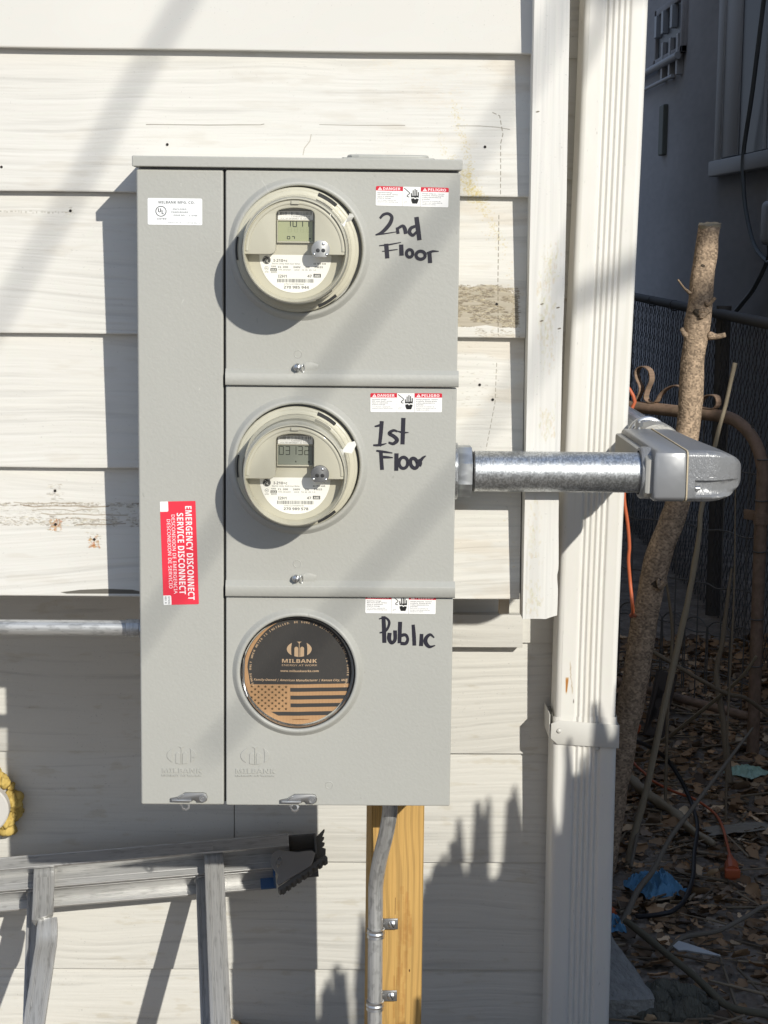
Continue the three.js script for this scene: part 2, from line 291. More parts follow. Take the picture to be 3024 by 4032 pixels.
const vgrain = (x, y) => { const w = (noise(x * 20, y * 2.2, 401) - 0.5) * 0.012; return clamp(0.6 * noise((x + w) * 190, y * 5, 402) + 0.4 * noise((x + w) * 420, y * 11, 403), 0, 1); };
const [cornerCanvas, cx] = pixels(192, 2048, (u, v) => {
  const x = u * 0.19, y = 0.9 + v * 1.1, g = vgrain(x, y), b = 0.73 - sstep(0.42, 0.12, g) * 0.08 + (fbm(x * 20, y * 6, 411) - 0.5) * 0.05 - paintSpeck(x, y, 415) * 0.5;
  return [b, b * 0.977, b * 0.915];
});
{
  const R = rng(9), y2 = (y) => (1 - (y - 0.9) / 1.1) * 2048, x2 = (x) => x / 0.19 * 192;
  for (const [y, spread, n, x0] of [[1.47, 0.03, 70, 0.032], [1.42, 0.06, 90, 0.026], [1.36, 0.05, 80, 0.03], [1.23, 0.025, 60, 0.03], [1.06, 0.05, 60, 0.014], [0.96, 0.03, 60, 0.016]])
    for (let i = 0; i < n; i++) { cx.fillStyle = `rgba(${165 + R() * 30},${150 + R() * 25},${92 + R() * 30},${0.05 + R() * 0.12})`; cx.beginPath(); cx.ellipse(x2(x0 + (R() + R() - 1) * 0.016), y2(y + (R() + R() - 1) * spread * 1.2), 0.6 + R() * 1.3, 2 + R() * 9, (R() - 0.5) * 0.3, 0, 7); cx.fill(); }
  for (const [x, y] of [[0.044, 1.405], [0.02, 1.41], [0.047, 1.374], [0.008, 1.69], [0.02, 1.385]]) { cx.fillStyle = 'rgba(70,58,40,0.8)'; cx.beginPath(); cx.ellipse(x2(x), y2(y), 1.6, 3, 1, 0, 7); cx.fill(); }
}
const cornerPaint = std({ map: asMap(cornerCanvas, true, true), bumpMap: heights(192, 1536, (u, v) => vgrain(u * 0.19, 0.9 + v * 1.1)), bumpScale: 0.0009, roughness: 0.6 });
{
  const g = new THREE.BoxGeometry(0.0525, 3.2, 0.05, 6, 420, 2).translate(0.3015, 0.933 + 1.6, 0.02), p = g.attributes.position, u = g.attributes.uv;
  for (let i = 0; i < p.count; i++) u.setXY(i, (p.getX(i) - 0.275 + (p.getZ(i) < 0.044 ? 0.06 : 0)) / 0.19, (p.getY(i) - 0.9) / 1.1);
  bend(g, (v) => {
    const right = sstep(0.31, 0.3275, v.x);
    v.x += right * ((noise(v.y * 9, 1, 421) - 0.5) * 0.0028 - sstep(0.72, 0.95, noise(v.y * 26, 4, 422)) * 0.004) + (v.y - 1.4) * -0.0035;
    if (v.y < 0.9405) { v.y += right * 0.0055 + (noise(v.x * 80, 3, 423) - 0.5) * 0.0015; }
    v.z += (noise(v.y * 6, v.x * 30, 424) - 0.5) * 0.0012;
  });
  part('corner_board', crease(g, 0.7), cornerPaint, house);
}
part('filler_board', lapBoard(MAIN, -0.3, 0.3325, 0.7665, 0.8275, -M - 0.002, 0.026, 0.024, 300, 0.0008), mainPaint, house);
part('shim_block', crease(span(0.2474, 0.2630, 0.925, 0.9635, -0.046, -0.03, 0.001)), std({ color: lin(0.56, 0.47, 0.35), roughness: 0.75 }), house);
// small screw holes bored in the siding
const holeMat = std({ color: lin(0.025, 0.022, 0.02), roughness: 1 });
for (const [x, y] of [[-0.263, 1.6379], [0.2086, 1.6404], [0.2305, 1.408], [0.2077, 1.2858], [0.2278, 1.2636], [-0.4084, 1.5394], [-0.4371, 1.1176], [-0.4365, 1.0665], [-0.3776, 1.044], [-0.508, 1.602]]) {
  const top = bayLaps[course(bayLaps, y) - 1], bot = bayLaps[course(bayLaps, y)], z = -0.012 + mix(0.0235, 0.0093, (y - bot) / (top - bot));
  part('screw_hole', new THREE.CircleGeometry(0.0021, 14).rotateX(-0.07).translate(x, y, z + 0.0007), holeMat, bayWall);
}

// ------------------------------------------------------------------ downspout with its strap
const spoutCanvas = pixels(512, 1024, (u, v) => {
  const b = 0.765 + (fbm(u * 9, v * 30, 501) - 0.5) * 0.035 - (noise(u * 260, v * 900, 502) > 0.955 && noise(u * 30, v * 60, 503) > 0.5 ? 0.18 : 0), d = sstep(0.62, 0.85, fbm(u * 30, v * 8 + 3, 504)) * 0.04;
  return [b - d, b * 0.982 - d * 1.1, b * 0.93 - d * 1.4];
});
{
  const x = spoutCanvas[1], R = rng(5), at = (s, y) => [s * 512, (1 - y / 3.4) * 1024];
  // scraped paint and one rust chip on the front face, left of the flutes
  for (let i = 0; i < 16; i++) { const [a, b] = at(0.132 + i * 0.0009 + R() * 0.004, 0.755 - i * 0.0035); x.fillStyle = `rgba(150,120,80,${0.35 + R() * 0.3})`; x.fillRect(a, b, 1 + R() * 2, 1); }
  const [a, b] = at(0.122, 0.713); x.fillStyle = 'rgba(176,116,52,0.95)'; x.beginPath(); x.moveTo(a - 2, b - 4); x.lineTo(a + 5, b - 4); x.lineTo(a + 2, b + 4); x.lineTo(a - 1, b + 4); x.fill();
  const [e, f] = at(0.155, 0.686); x.fillStyle = 'rgba(60,55,45,0.9)'; x.fillRect(e, f, 2, 1.5);
}
const spoutPaint = std({ map: asMap(spoutCanvas[0], true, true), roughness: 0.42, bumpMap: heights(256, 512, (u, v) => fbm(u * 8, v * 40, 511)), bumpScale: 0.0012 });
const whiteMetal = std({ color: lin(0.62, 0.61, 0.575), roughness: 0.45 });
const steel = std({ color: lin(0.62, 0.63, 0.64), metalness: 0.95, roughness: 0.32 });
const darkSteel = std({ color: lin(0.30, 0.30, 0.30), metalness: 0.85, roughness: 0.42 });
const spout = thing('downspout', 'white fluted metal downspout beside the corner board', 'downspout');
const spoutShift = (y) => y > 0.63 ? mix(0.4425, 0.4625, sstep(0.63, 2.1, y)) : mix(0.4445, 0.4425, y / 0.63);
function spoutGeo(y0, y1, w, d, zf) {
  const P = [], c = 0.010, half = w / 2;                                   // outline, counter-clockwise seen from above
  const flutes = []; for (let i = 0; i <= 60; i++) { const t = i / 60, f = t > 0.27 && t < 0.80 ? (0.5 - 0.5 * Math.cos((t - 0.27) / 0.53 * Math.PI * 2 * 5)) * -0.0042 : 0; flutes.push([-half + c + t * (w - 2 * c), f]); }
  const arc = (x, z, a0) => Array.from({ length: 6 }, (_, i) => { const a = a0 + i / 5 * Math.PI / 2; return [x + Math.cos(a) * c, z + Math.sin(a) * c]; });
  P.push(...flutes.map(([x, z]) => [x, z]), ...arc(half - c, -c, 0).reverse().map((p) => p), [half, -d * 0.5], ...arc(half - c, -d + c, -Math.PI / 2).reverse(), ...arc(-half + c, -d + c, Math.PI).reverse());
  for (let i = 0; i <= 12; i++) { const t = i / 12; P.push([-half + (0.5 - 0.5 * Math.cos(t * Math.PI * 2 * 2)) * 0.0028, -d + c + t * (d - 2 * c)]); }
  P.push(...arc(-half + c, -c, Math.PI / 2).reverse());
  const n = 26, m = P.length, pos = [], uv = [], idx = [];
  let len = [0]; for (let j = 1; j <= m; j++) { const a = P[j - 1], b = P[j % m]; len.push(len[j - 1] + Math.hypot(a[0] - b[0], a[1] - b[1])); }
  for (let i = 0; i <= n; i++) for (let j = 0; j <= m; j++) { const y = mix(y0, y1, i / n), q = P[j % m], wob = (noise(y * 7, j * 0.08, 521) - 0.5) * 0.0012; pos.push(q[0] + spoutShift(y), y, zf + q[1] + wob); uv.push((len[j] + 0.04) / 0.4, y / 3.4); }
  for (let i = 0; i < n; i++) for (let j = 0; j < m; j++) { const a = i * (m + 1) + j, b = a + m + 1; idx.push(a, a + 1, b, b, a + 1, b + 1); }
  const g = new THREE.BufferGeometry(); g.setAttribute('position', new THREE.Float32BufferAttribute(pos, 3)); g.setAttribute('uv', new THREE.Float32BufferAttribute(uv, 2)); g.setIndex(idx); g.computeVertexNormals(); return g;
}
part('upper_pipe', spoutGeo(0.632, 4.0, 0.1105, 0.076, -0.435), spoutPaint, spout);
part('lower_pipe', spoutGeo(0.02, 0.655, 0.1165, 0.082, -0.4325), spoutPaint, spout).userData.label = 'lower length of downspout fitted over the upper one';
{
  const w = 0.0608, y0 = 0.6045, y1 = 0.6475, s = new THREE.Shape();
  s.moveTo(-w - 0.002, y0 + 0.012); s.lineTo(-w + 0.01, y0 + 0.001); s.lineTo(w, y0 - 0.006); s.lineTo(w, y1 - 0.006); s.lineTo(-w + 0.012, y1 + 0.002); s.lineTo(-w - 0.002, y1 - 0.004); s.closePath();
  const front = plate(s, 0.0016, 0.0004).translate(0.443, 0, -0.4305);
  part('strap', crease(merge([front, span(0.5028, 0.5042, y0, y1 - 0.008, -0.518, -0.444, 0.0005), span(0.3772, 0.3788, y0 + 0.012, y1 + 0.012, -0.518, -0.4345, 0.0005)]), 0.5), whiteMetal, spout);
  part('screw', turned([[0, 0.004], [0.0025, 0.0036], [0.0042, 0.002], [0.0046, 0], [0, 0]], 20).translate(0.3945, 0.6305, -0.4290), whiteMetal, spout);
  part('screw', turned([[0, 0.004], [0.0028, 0.0036], [0.0044, 0.002], [0.0048, 0], [0, 0]], 20).translate(0.4645, 0.5965, -0.4345), whiteMetal, spout);
}

// ------------------------------------------------------------------ meter panel
const peelMap = heights(640, 1280, (u, v) => 0.16 * noise(u * 150, v * 300, 601) + 0.1 * noise(u * 300, v * 600, 602) + 0.74 * fbm(u * 6 + 2, v * 12 + 2, 603, 2));   // orange-peel paint over slightly wavy sheet steel
const panelCanvas = pixels(512, 1024, (u, v) => { const b = 0.42 + (fbm(u * 7, v * 14, 611) - 0.5) * 0.018 + (noise(u * 300, v * 600, 612) - 0.5) * 0.012; return [b, b * 0.995, b * 0.915]; });
{ // scuffs
  const x = panelCanvas[1], R = rng(12);
  for (let i = 0; i < 60; i++) { x.fillStyle = R() < 0.5 ? `rgba(235,235,225,${0.1 + R() * 0.25})` : `rgba(90,88,80,${0.1 + R() * 0.2})`; x.save(); x.translate(R() * 512, R() * 1024); x.rotate(R() * 3); x.fillRect(0, 0, 1 + R() * 6, 0.6 + R() * 0.9); x.restore(); }
  x.strokeStyle = 'rgba(240,240,230,0.35)'; x.lineWidth = 0.8; x.beginPath(); x.moveTo(212, 40); x.lineTo(236, 72); x.stroke();
}
const panelPaint = std({ map: asMap(panelCanvas[0], true, true), bumpMap: peelMap, bumpScale: 0.0007, roughness: 0.46 });
// panel parts take their paint from one sheet laid over the panel front
const panelUV = (g) => { const p = g.attributes.position, u = g.attributes.uv; for (let i = 0; i < p.count; i++) u.setXY(i, (p.getX(i) + 0.31) / 0.5 + p.getZ(i) * 0.2, (p.getY(i) - 0.65) / 1.0 + p.getZ(i) * 0.2); return g; };
const panel = thing('meter_panel', 'tall grey electrical panel with three meter sockets on the clapboard wall', 'electrical panel');
const ppart = (name, geo, parent = panel, m = panelPaint) => part(name, panelUV(geo), m, parent);
ppart('enclosure', crease(merge([span(-0.2925, 0.1625, 0.669, 1.603, 0.012, D - 0.012, 0.002)])));
ppart('lid', merge([span(-0.2997, 0.1667, 1.6002, 1.6152, 0.008, D + 0.0075, 0.0016)]));
{
  const s = roundRect(0.0035, 0.03, 0.1205, 0.105, 0.02), g = plate(s, 0.0065, 0.0028, 3).rotateX(-Math.PI / 2).translate(0, 1.615, 0.165);
  const f = plate(roundRect(-0.004, 0.022, 0.128, 0.113, 0.012), 0.0022, 0.0006).rotateX(-Math.PI / 2).translate(0, 1.6146, 0.165);
  ppart('hub_plate', crease(merge([g, f]), 0.7));
}
const door = ppart('panel_door', merge([span(-0.2945, -0.1716, 0.6672, 1.5968, D - 0.016, D, 0.003)]));
part('gap_seal', span(-0.1722, -0.1678, 0.670, 1.598, 0.06, D - 0.009, 0.001), std({ color: lin(0.05, 0.05, 0.05), roughness: 0.7 }), panel);
const sockets = [[-0.0635, 1.4868], [-0.0640, 1.1768], [-0.0628, 0.8702]];
const coverY = [[1.2928, 1.5968], [0.9842, 1.2915], [0.6672, 0.9828]];
const covers = sockets.map(([hx, hy], i) => {
  const [y0, y1] = coverY[i], s = roundRect(-0.1684, y0 + (i < 2 ? 0.016 : 0), 0.1645, y1, 0.003), h = new THREE.Path(); h.absarc(hx, hy, i < 2 ? 0.0915 : 0.0865, 0, Math.PI * 2, true); s.holes.push(h);
  const c = ppart('meter_cover', plate(s, 0.016, 0.0018, 3).translate(0, 0, D - 0.016));
  const R0 = i < 2 ? 0.0895 : 0.0845;
  ppart('socket_rim', turned([[R0 - 0.001, -0.012], [R0, 0.0045], [R0 + 0.0012, 0.0066], [R0 + 0.0038, 0.0072], [R0 + 0.0065, 0.0055], [R0 + 0.0088, 0.0022], [R0 + 0.0115, 0.0004], [R0 + 0.0125, -0.001]], 96).translate(hx, hy, D), c);
  if (i < 2) {
    const out = [[-0.014, 0.018], [0, 0.0235], [0.0014, 0.0208], [0.0034, 0.0192], [0.0054, 0.018], [0.0064, 0.0168], [0.0068, 0.015], [0.0068, 0.0012], [0.0058, 0], [0.0046, 0], [0.0046, 0.012], [-0.014, 0.016]];
    const lip = new THREE.ExtrudeGeometry(poly(out.map(([z, y]) => [-z, y0 + y])), { depth: 0.3352, bevelEnabled: false }).rotateY(Math.PI / 2).translate(-0.1686, 0, D);   // profile of [out of the panel, up] run along x
    ppart('cover_lip', crease(lip, 0.9), c);
  }
  return c;
});
// embossed rings
for (const [x, y, i] of [[-0.0646, 1.3379, 0], [-0.0645, 1.0322, 1], [-0.0154, 0.6986, 2]]) ppart('knockout_ring', new THREE.TorusGeometry(0.0054, 0.0007, 8, 36).scale(1, 1, 0.6).translate(x, y, D), covers[i]);
// sealing screws with their stamped tabs
for (const [x, y, i] of [[-0.0651, 1.3193, 0], [-0.0657, 1.0116, 1]]) {
  const head = turned([[0, 0.0125], [0.0032, 0.012], [0.0052, 0.0102], [0.0060, 0.0075], [0.0060, 0.005], [0.0045, 0.0045], [0.0045, -0.004]], 28);
  const s = part('seal_screw', crease(head, 0.7).translate(x, y, D), steel, covers[i]);
  part('screw_slot', rbox(0.0011, 0.0112, 0.002, 0.0003).rotateZ(-0.25).translate(x, y, D + 0.0118), std({ color: lin(0.06, 0.06, 0.06), roughness: 0.6 }), s);
  ppart('seal_tab', crease(plate(poly([[0.0045, -0.005], [0.024, -0.005], [0.027, -0.001], [0.028, 0.005], [0.016, 0.0085], [0.0085, 0.008], [0.006, 0.0065]]), 0.0016, 0.0006).translate(x + 0.002, y - 0.001, D - 0.0007), 0.5), covers[i]);
  part('hasp_loop', new THREE.TorusGeometry(0.0046, 0.0009, 6, 18).scale(0.55, 1.25, 1).rotateY(0.6).translate(x + 0.0075, y - 0.002, D + 0.003), steel, covers[i]);
}
// embossed maker's mark at the foot of both fronts
const font = await new FontLoader().loadAsync('fonts/droid/droid_sans_bold.typeface.json');
function emblem(scale) {                                                    // an oval cut by two arches, 1 unit wide
  const L = new THREE.Shape(); L.moveTo(-0.32, -0.26); L.bezierCurveTo(-0.58, -0.12, -0.58, 0.12, -0.3, 0.26); L.lineTo(-0.3, 0.26); L.bezierCurveTo(-0.34, 0.1, -0.34, -0.1, -0.32, -0.26);
  const A = new THREE.Shape(); A.moveTo(-0.2, -0.3); A.lineTo(-0.2, 0.0); A.absarc(-0.12, 0.02, 0.08, Math.PI, 0, true); A.lineTo(-0.04, -0.33); A.closePath();
  const T = new THREE.Shape(); T.moveTo(-0.016, -0.33); T.lineTo(-0.012, 0.22); T.quadraticCurveTo(-0.03, 0.29, -0.11, 0.31); T.lineTo(0.11, 0.31); T.quadraticCurveTo(0.03, 0.29, 0.012, 0.22); T.lineTo(0.016, -0.33); T.closePath();
  const mirror = (s) => poly(s.getPoints(14).map((p) => [-p.x, p.y]).reverse());
  return [L, A, T, mirror(L), mirror(A)].map((s) => poly(s.getPoints(14).map((p) => [p.x * scale, p.y * scale])));
}
for (const [x, parent] of [[-0.2344, door], [-0.1255, covers[2]]]) {
  const list = emblem(0.042).map((s) => plate(s, 0.0015, 0.00035, 1).translate(x, 0.7435, D - 0.0004));
  const word = (t, size, y, w) => { const g = new TextGeometry(t, { font, size, depth: 0.0010, curveSegments: 4, bevelEnabled: true, bevelSize: 0.0002, bevelThickness: 0.0003, bevelSegments: 1 }); g.computeBoundingBox(); const k = w / (g.boundingBox.max.x - g.boundingBox.min.x); g.scale(k, 1, 1).translate(x - w / 2, y, D - 0.0002); return g; };
  list.push(word('MILBANK', 0.0068, 0.7165, 0.059), word('ENERGY AT WORK', 0.0024, 0.7115, 0.059));
  ppart('embossed_mark', merge(list), parent);
}
// draw latches with hasp rings
for (const [ox, oy, parent] of [[0, 0, door], [0.16245, -0.0016, covers[2]]]) {
  const k = 1.719e-4, q = (list) => poly(list.map(([x, y]) => [-0.2915 + ox + x * k, 0.7731 + oy - y * k]));
  const l = part('latch', crease(plate(q([[240, 575], [425, 576], [440, 560], [462, 566], [472, 584], [530, 584], [552, 570], [558, 540], [545, 508], [520, 500], [365, 500], [300, 540], [240, 552]]), 0.0045, 0.0008).translate(0, 0, D + 0.0005), 0.5), darkSteel, parent);
  part('latch_plate', crease(plate(q([[250, 572], [250, 557], [335, 556], [420, 557], [420, 574]]), 0.003, 0.0006).translate(0, 0, D + 0.0052), 0.5), steel, l);
  part('latch_tongue', crease(plate(q([[300, 540], [345, 508], [352, 516], [312, 548]]), 0.002, 0.0005).translate(0, 0, D + 0.005), 0.5), steel, l);
  const c = V(-0.2915 + ox + 515 * k, 0.7731 + oy - 548 * k, D + 0.005);
  part('rivet', crease(turned([[0, 0.0014], [0.0018, 0.0014], [0.0024, 0.0004], [0.0036, 0.0004], [0.0044, 0.0016], [0.0054, 0.0012], [0.0056, 0]], 26), 0.6).translate(c.x, c.y, c.z), steel, l);
  const ring = q([[305, 590], [378, 588], [404, 622], [398, 655], [372, 675], [340, 668], [330, 640], [312, 615]]), hole = new THREE.Path(); hole.absarc(-0.2915 + ox + 362 * k, 0.7731 + oy - 632 * k, 0.0046, 0, Math.PI * 2, true); ring.holes.push(hole);
  part('hasp_ring', crease(plate(ring, 0.0016, 0.0005).translate(0, 0, D - 0.004), 0.5), steel, l);
}

// ------------------------------------------------------------------ printed labels and marker writing on the panel
const paper = (map, rough = 0.38) => std({ map, roughness: rough });
const fit = (x, t, px, py, w) => { x.save(); const m = x.measureText(t).width; x.translate(px, py); x.scale(w / m, 1); x.fillText(t, 0, 0); x.restore(); };
{
  const [c, x] = canvas(640, 324); x.fillStyle = '#f2f3f3'; x.fillRect(0, 0, 640, 324); x.fillStyle = '#55585a'; x.strokeStyle = '#2a2c2e';
  x.font = 'bold 44px sans-serif'; fit(x, 'MILBANK MFG. CO.', 124, 66, 430);
  x.lineWidth = 9; x.beginPath(); x.arc(156, 160, 60, 0, 7); x.stroke(); x.fillStyle = '#222'; x.font = 'bold 66px sans-serif'; x.fillText('U', 116, 172); x.fillText('L', 158, 194);
  x.fillStyle = '#444'; x.font = 'bold 27px sans-serif'; fit(x, 'LISTED', 106, 260, 116);
  x.fillStyle = '#6a6c6e'; x.font = 'bold 26px sans-serif'; fit(x, 'ENCLOSED', 292, 142, 164); fit(x, 'PANELBOARD', 276, 178, 200); fit(x, 'ISSUE NO.', 302, 216, 140); fit(x, 'C-2789', 482, 217, 100);
  x.font = '20px sans-serif'; fit(x, 'SERVICE DIV. 08', 236, 304, 160); fit(x, '105748 REV. A', 450, 305, 160);
  part('listing_label', sheet(roundRect(-0.2787, 1.5192, -0.2014, 1.5566, 0.0025), D + 0.0005), paper(asMap(c)), door);
}
{
  const [c, x] = canvas(960, 364); x.translate(0, 0); x.fillStyle = '#e8374a'; x.fillRect(0, 0, 960, 364); x.fillStyle = '#fbf3f3';
  x.font = 'bold 92px sans-serif'; fit(x, 'EMERGENCY DISCONNECT', 40, 108, 880); fit(x, 'SERVICE DISCONNECT', 105, 196, 760);
  x.font = '50px sans-serif'; fit(x, 'DESCONEXION DE EMERGENCIA', 118, 252, 740); fit(x, 'DESCONEXION DE SERVICIO', 160, 300, 650);
  x.fillStyle = '#f4f4f2'; x.beginPath(); x.roundRect(-6, 280, 100, 100, 14); x.fill(); x.beginPath(); x.roundRect(872, 282, 100, 100, 14); x.fill();
  x.fillStyle = '#77787a'; x.font = 'bold 26px sans-serif'; fit(x, '12116354', 878, 316, 78); fit(x, 'REV. B', 880, 350, 68);
  const g = sheet(roundRect(-0.0763, -0.0258, 0.0763, 0.0258, 0.0015), 0).rotateZ(-Math.PI / 2 + 0.03).translate(-0.2359, 1.0468, D + 0.0005);
  const o = part('disconnect_label', g, paper(asMap(c)), door); o.userData.label = 'red emergency disconnect label with white lettering turned sideways';
}
const dangerMap = (() => {
  const [c, x] = canvas(1184, 324); x.fillStyle = '#f3f2ef'; x.fillRect(0, 0, 1184, 324);
  const block = (x0, x1, word, lines) => {
    x.fillStyle = '#cf2438'; x.fillRect(x0, 0, x1 - x0, 74); x.fillStyle = '#f7eeee'; x.beginPath(); x.moveTo(x0 + 30, 64); x.lineTo(x0 + 66, 10); x.lineTo(x0 + 102, 64); x.fill();
    x.fillStyle = '#cf2438'; x.fillRect(x0 + 62, 26, 8, 22); x.fillRect(x0 + 62, 52, 8, 7); x.fillStyle = '#f7eeee'; x.font = 'bold 62px sans-serif'; fit(x, word, x0 + 110, 62, x1 - x0 - 150);
    x.fillStyle = '#6a6768'; lines.forEach(([t, y, w], i) => { x.font = (i < 4 ? 'bold ' : '') + '27px sans-serif'; fit(x, t, x0 + 24, y, w); });
  };
  block(0, 438, 'DANGER', [['Hazardous Voltage.', 116, 250], ['Will cause death, serious', 146, 340], ['injury or substantial', 176, 270], ['property damage.', 206, 230], ['Turn off power supplying this', 242, 310], ['equipment before working inside.', 270, 350]]);
  block(730, 1184, 'PELIGRO', [['Voltaje peligroso. Causara', 116, 360], ['la muerte, lesiones graves', 146, 350], ['o daños substanciales a la', 176, 310], ['propiedad.', 206, 130], ['Desconecte el suministro de', 240, 300], ['energia y este equipo antes de', 268, 330], ['trabajar en su interior.', 296, 230]]);
  x.fillStyle = '#8c8a88'; x.fillRect(437, 0, 4, 324); x.fillRect(727, 0, 4, 324);
  x.strokeStyle = '#161616'; x.lineJoin = 'round'; x.lineWidth = 13; x.beginPath(); x.moveTo(458, 22); x.lineTo(546, 96); x.bezierCurveTo(556, 120, 516, 130, 508, 150); x.bezierCurveTo(508, 166, 530, 168, 548, 168); x.stroke();
  x.fillStyle = '#161616'; x.lineCap = 'round';
  x.lineWidth = 17; for (const [a, b] of [[576, 110], [606, 62], [636, 40], [664, 56], [692, 90]]) { x.beginPath(); x.moveTo(a, b); x.lineTo(a + (a < 590 ? 8 : 0), 166); x.stroke(); }
  x.beginPath(); x.moveTo(566, 150); x.lineTo(702, 140); x.lineTo(694, 176); x.lineTo(664, 168); x.lineTo(640, 184); x.lineTo(616, 164); x.lineTo(580, 176); x.fill();
  x.beginPath(); x.moveTo(574, 196); x.lineTo(618, 186); x.lineTo(638, 206); x.lineTo(662, 190); x.lineTo(700, 198); x.lineTo(690, 236); x.lineTo(676, 276); x.lineTo(598, 276); x.lineTo(580, 236); x.fill();
  x.fillStyle = '#555'; x.font = '20px sans-serif'; fit(x, '131960', 460, 256, 58); fit(x, 'REV. C', 460, 276, 44);
  return asMap(c);
})();
const dangerPaper = paper(dangerMap);
[[0.0963, 1.5628, -0.014, 0], [0.0917, 1.2695, 0.006, 1], [0.0873, 0.9730, -0.008, 2]].forEach(([x, y, turn, i]) =>
  part('danger_label', sheet(roundRect(-0.0517, -0.0137, 0.0517, 0.0137, 0.002), 0).rotateZ(turn).translate(x, y, D + (i === 2 ? 0.0007 : 0.0005)), dangerPaper, covers[i]));

// felt marker writing: flat strokes of ink, [x, y, width] in the scale of each word
const ink = std({ color: lin(0.012, 0.011, 0.022), roughness: 0.5 });
function ribbon(list, k, ox, oy, z) {
  const n = Math.max(10, list.length * 7), c = new THREE.CatmullRomCurve3(list.map(([x, y, w]) => V(x, -y, w)), false, 'centripetal'), P = [], I = [], U = [];
  for (let i = 0; i <= n; i++) {
    const p = c.getPoint(i / n), a = c.getPoint(Math.max(0, i / n - 0.01)), b = c.getPoint(Math.min(1, i / n + 0.01)), d = V(b.x - a.x, b.y - a.y, 0).normalize(), w = Math.max(6, p.z) / 2;
    P.push(ox + (p.x - d.y * w) * k, oy + (p.y + d.x * w) * k, z, ox + (p.x + d.y * w) * k, oy + (p.y - d.x * w) * k, z); U.push(0, i / n, 1, i / n);
    if (i < n) { const q = i * 2; I.push(q, q + 1, q + 2, q + 1, q + 3, q + 2); }
  }
  const g = new THREE.BufferGeometry(); g.setAttribute('position', new THREE.Float32BufferAttribute(P, 3)); g.setAttribute('uv', new THREE.Float32BufferAttribute(U, 2)); g.setIndex(I); g.computeVertexNormals(); return g;
}
const ring = (cx_, cy_, rx, ry, w, turn = 0) => Array.from({ length: 14 }, (_, i) => { const a = i / 13 * Math.PI * 2.02, x = Math.cos(a) * rx, y = Math.sin(a) * ry; return [cx_ + x * Math.cos(turn) - y * Math.sin(turn), cy_ + x * Math.sin(turn) + y * Math.cos(turn), w]; });
const writing = [
  ['handwritten 2nd Floor in dark marker', 0, 8.82e-5, 0.0227, 1.5955, [
    [[318, 722, 36], [375, 662, 46], [450, 645, 46], [508, 690, 52], [495, 775, 62], [430, 870, 62], [340, 952, 50], [250, 988, 20]], [[255, 988, 18], [430, 960, 20], [585, 934, 13]],
    [[598, 862, 46], [615, 965, 52]], [[606, 880, 40], [690, 838, 50], [722, 880, 62], [738, 965, 56]], [[895, 838, 44], [822, 872, 54], [798, 935, 60], [850, 985, 50], [915, 930, 40]], [[908, 692, 72], [935, 870, 74], [962, 1062, 70]],
    [[425, 1125, 70], [446, 1358, 68]], [[312, 1157, 16], [460, 1140, 24], [664, 1100, 13]], [[362, 1247, 13], [480, 1232, 20], [612, 1213, 14]], [[668, 1135, 68], [676, 1312, 70]], ring(806, 1275, 52, 60, 50), ring(985, 1302, 74, 64, 52), [[1128, 1262, 62], [1140, 1425, 66]], [[1090, 1275, 46], [1175, 1238, 36], [1278, 1236, 12]]]],
  ['handwritten 1st Floor in dark marker', 1, 8.82e-5, 0.0257, 1.2856, [
    [[352, 488, 66], [338, 700, 62], [318, 905, 56]], [[236, 577, 24], [290, 566, 38], [345, 545, 40]], [[216, 887, 30], [320, 884, 40], [434, 856, 14]],
    [[612, 655, 30], [545, 640, 44], [478, 688, 58], [560, 742, 60], [606, 800, 66], [545, 858, 52], [466, 838, 34]], [[706, 432, 70], [697, 868, 68]], [[615, 652, 18], [700, 672, 36], [793, 672, 12]],
    [[342, 995, 60], [366, 1292, 62]], [[268, 976, 30], [400, 994, 38], [534, 1012, 16]], [[345, 1080, 44], [440, 1082, 42], [543, 1089, 16]], [[600, 1016, 68], [600, 1304, 66]], ring(716, 1172, 72, 92, 52), ring(890, 1178, 56, 84, 58, -0.35), [[965, 1110, 40], [985, 1165, 78], [975, 1228, 64]], [[985, 1150, 60], [1036, 1085, 42], [1083, 1054, 18]]]],
  ['handwritten Public in dark marker', 2, 9.26e-5, 0.0211, 0.9951, [
    [[446, 430, 62], [458, 640, 66], [466, 862, 66]], [[375, 476, 18], [470, 452, 32], [535, 510, 40], [530, 590, 40], [478, 672, 38], [388, 700, 22]], [[548, 698, 64], [542, 800, 66], [582, 862, 52], [630, 820, 56], [634, 658, 62]],
    [[712, 518, 64], [706, 866, 60]], [[722, 742, 58], [800, 730, 50], [836, 792, 44], [808, 866, 54], [722, 868, 54]], [[920, 562, 50], [935, 740, 60], [944, 902, 58]], [[1056, 712, 56], [1050, 908, 64]], [[1258, 772, 20], [1192, 722, 44], [1130, 775, 58], [1122, 850, 64], [1182, 918, 50], [1274, 898, 16]]]],
];
for (const [label, i, k, ox, oy, strokes] of writing) part('marker_writing', merge(strokes.map((s, j) => ribbon(s, k, ox, oy, D + 0.00045 + j * 0.00004))), ink, covers[i]).userData.label = label;

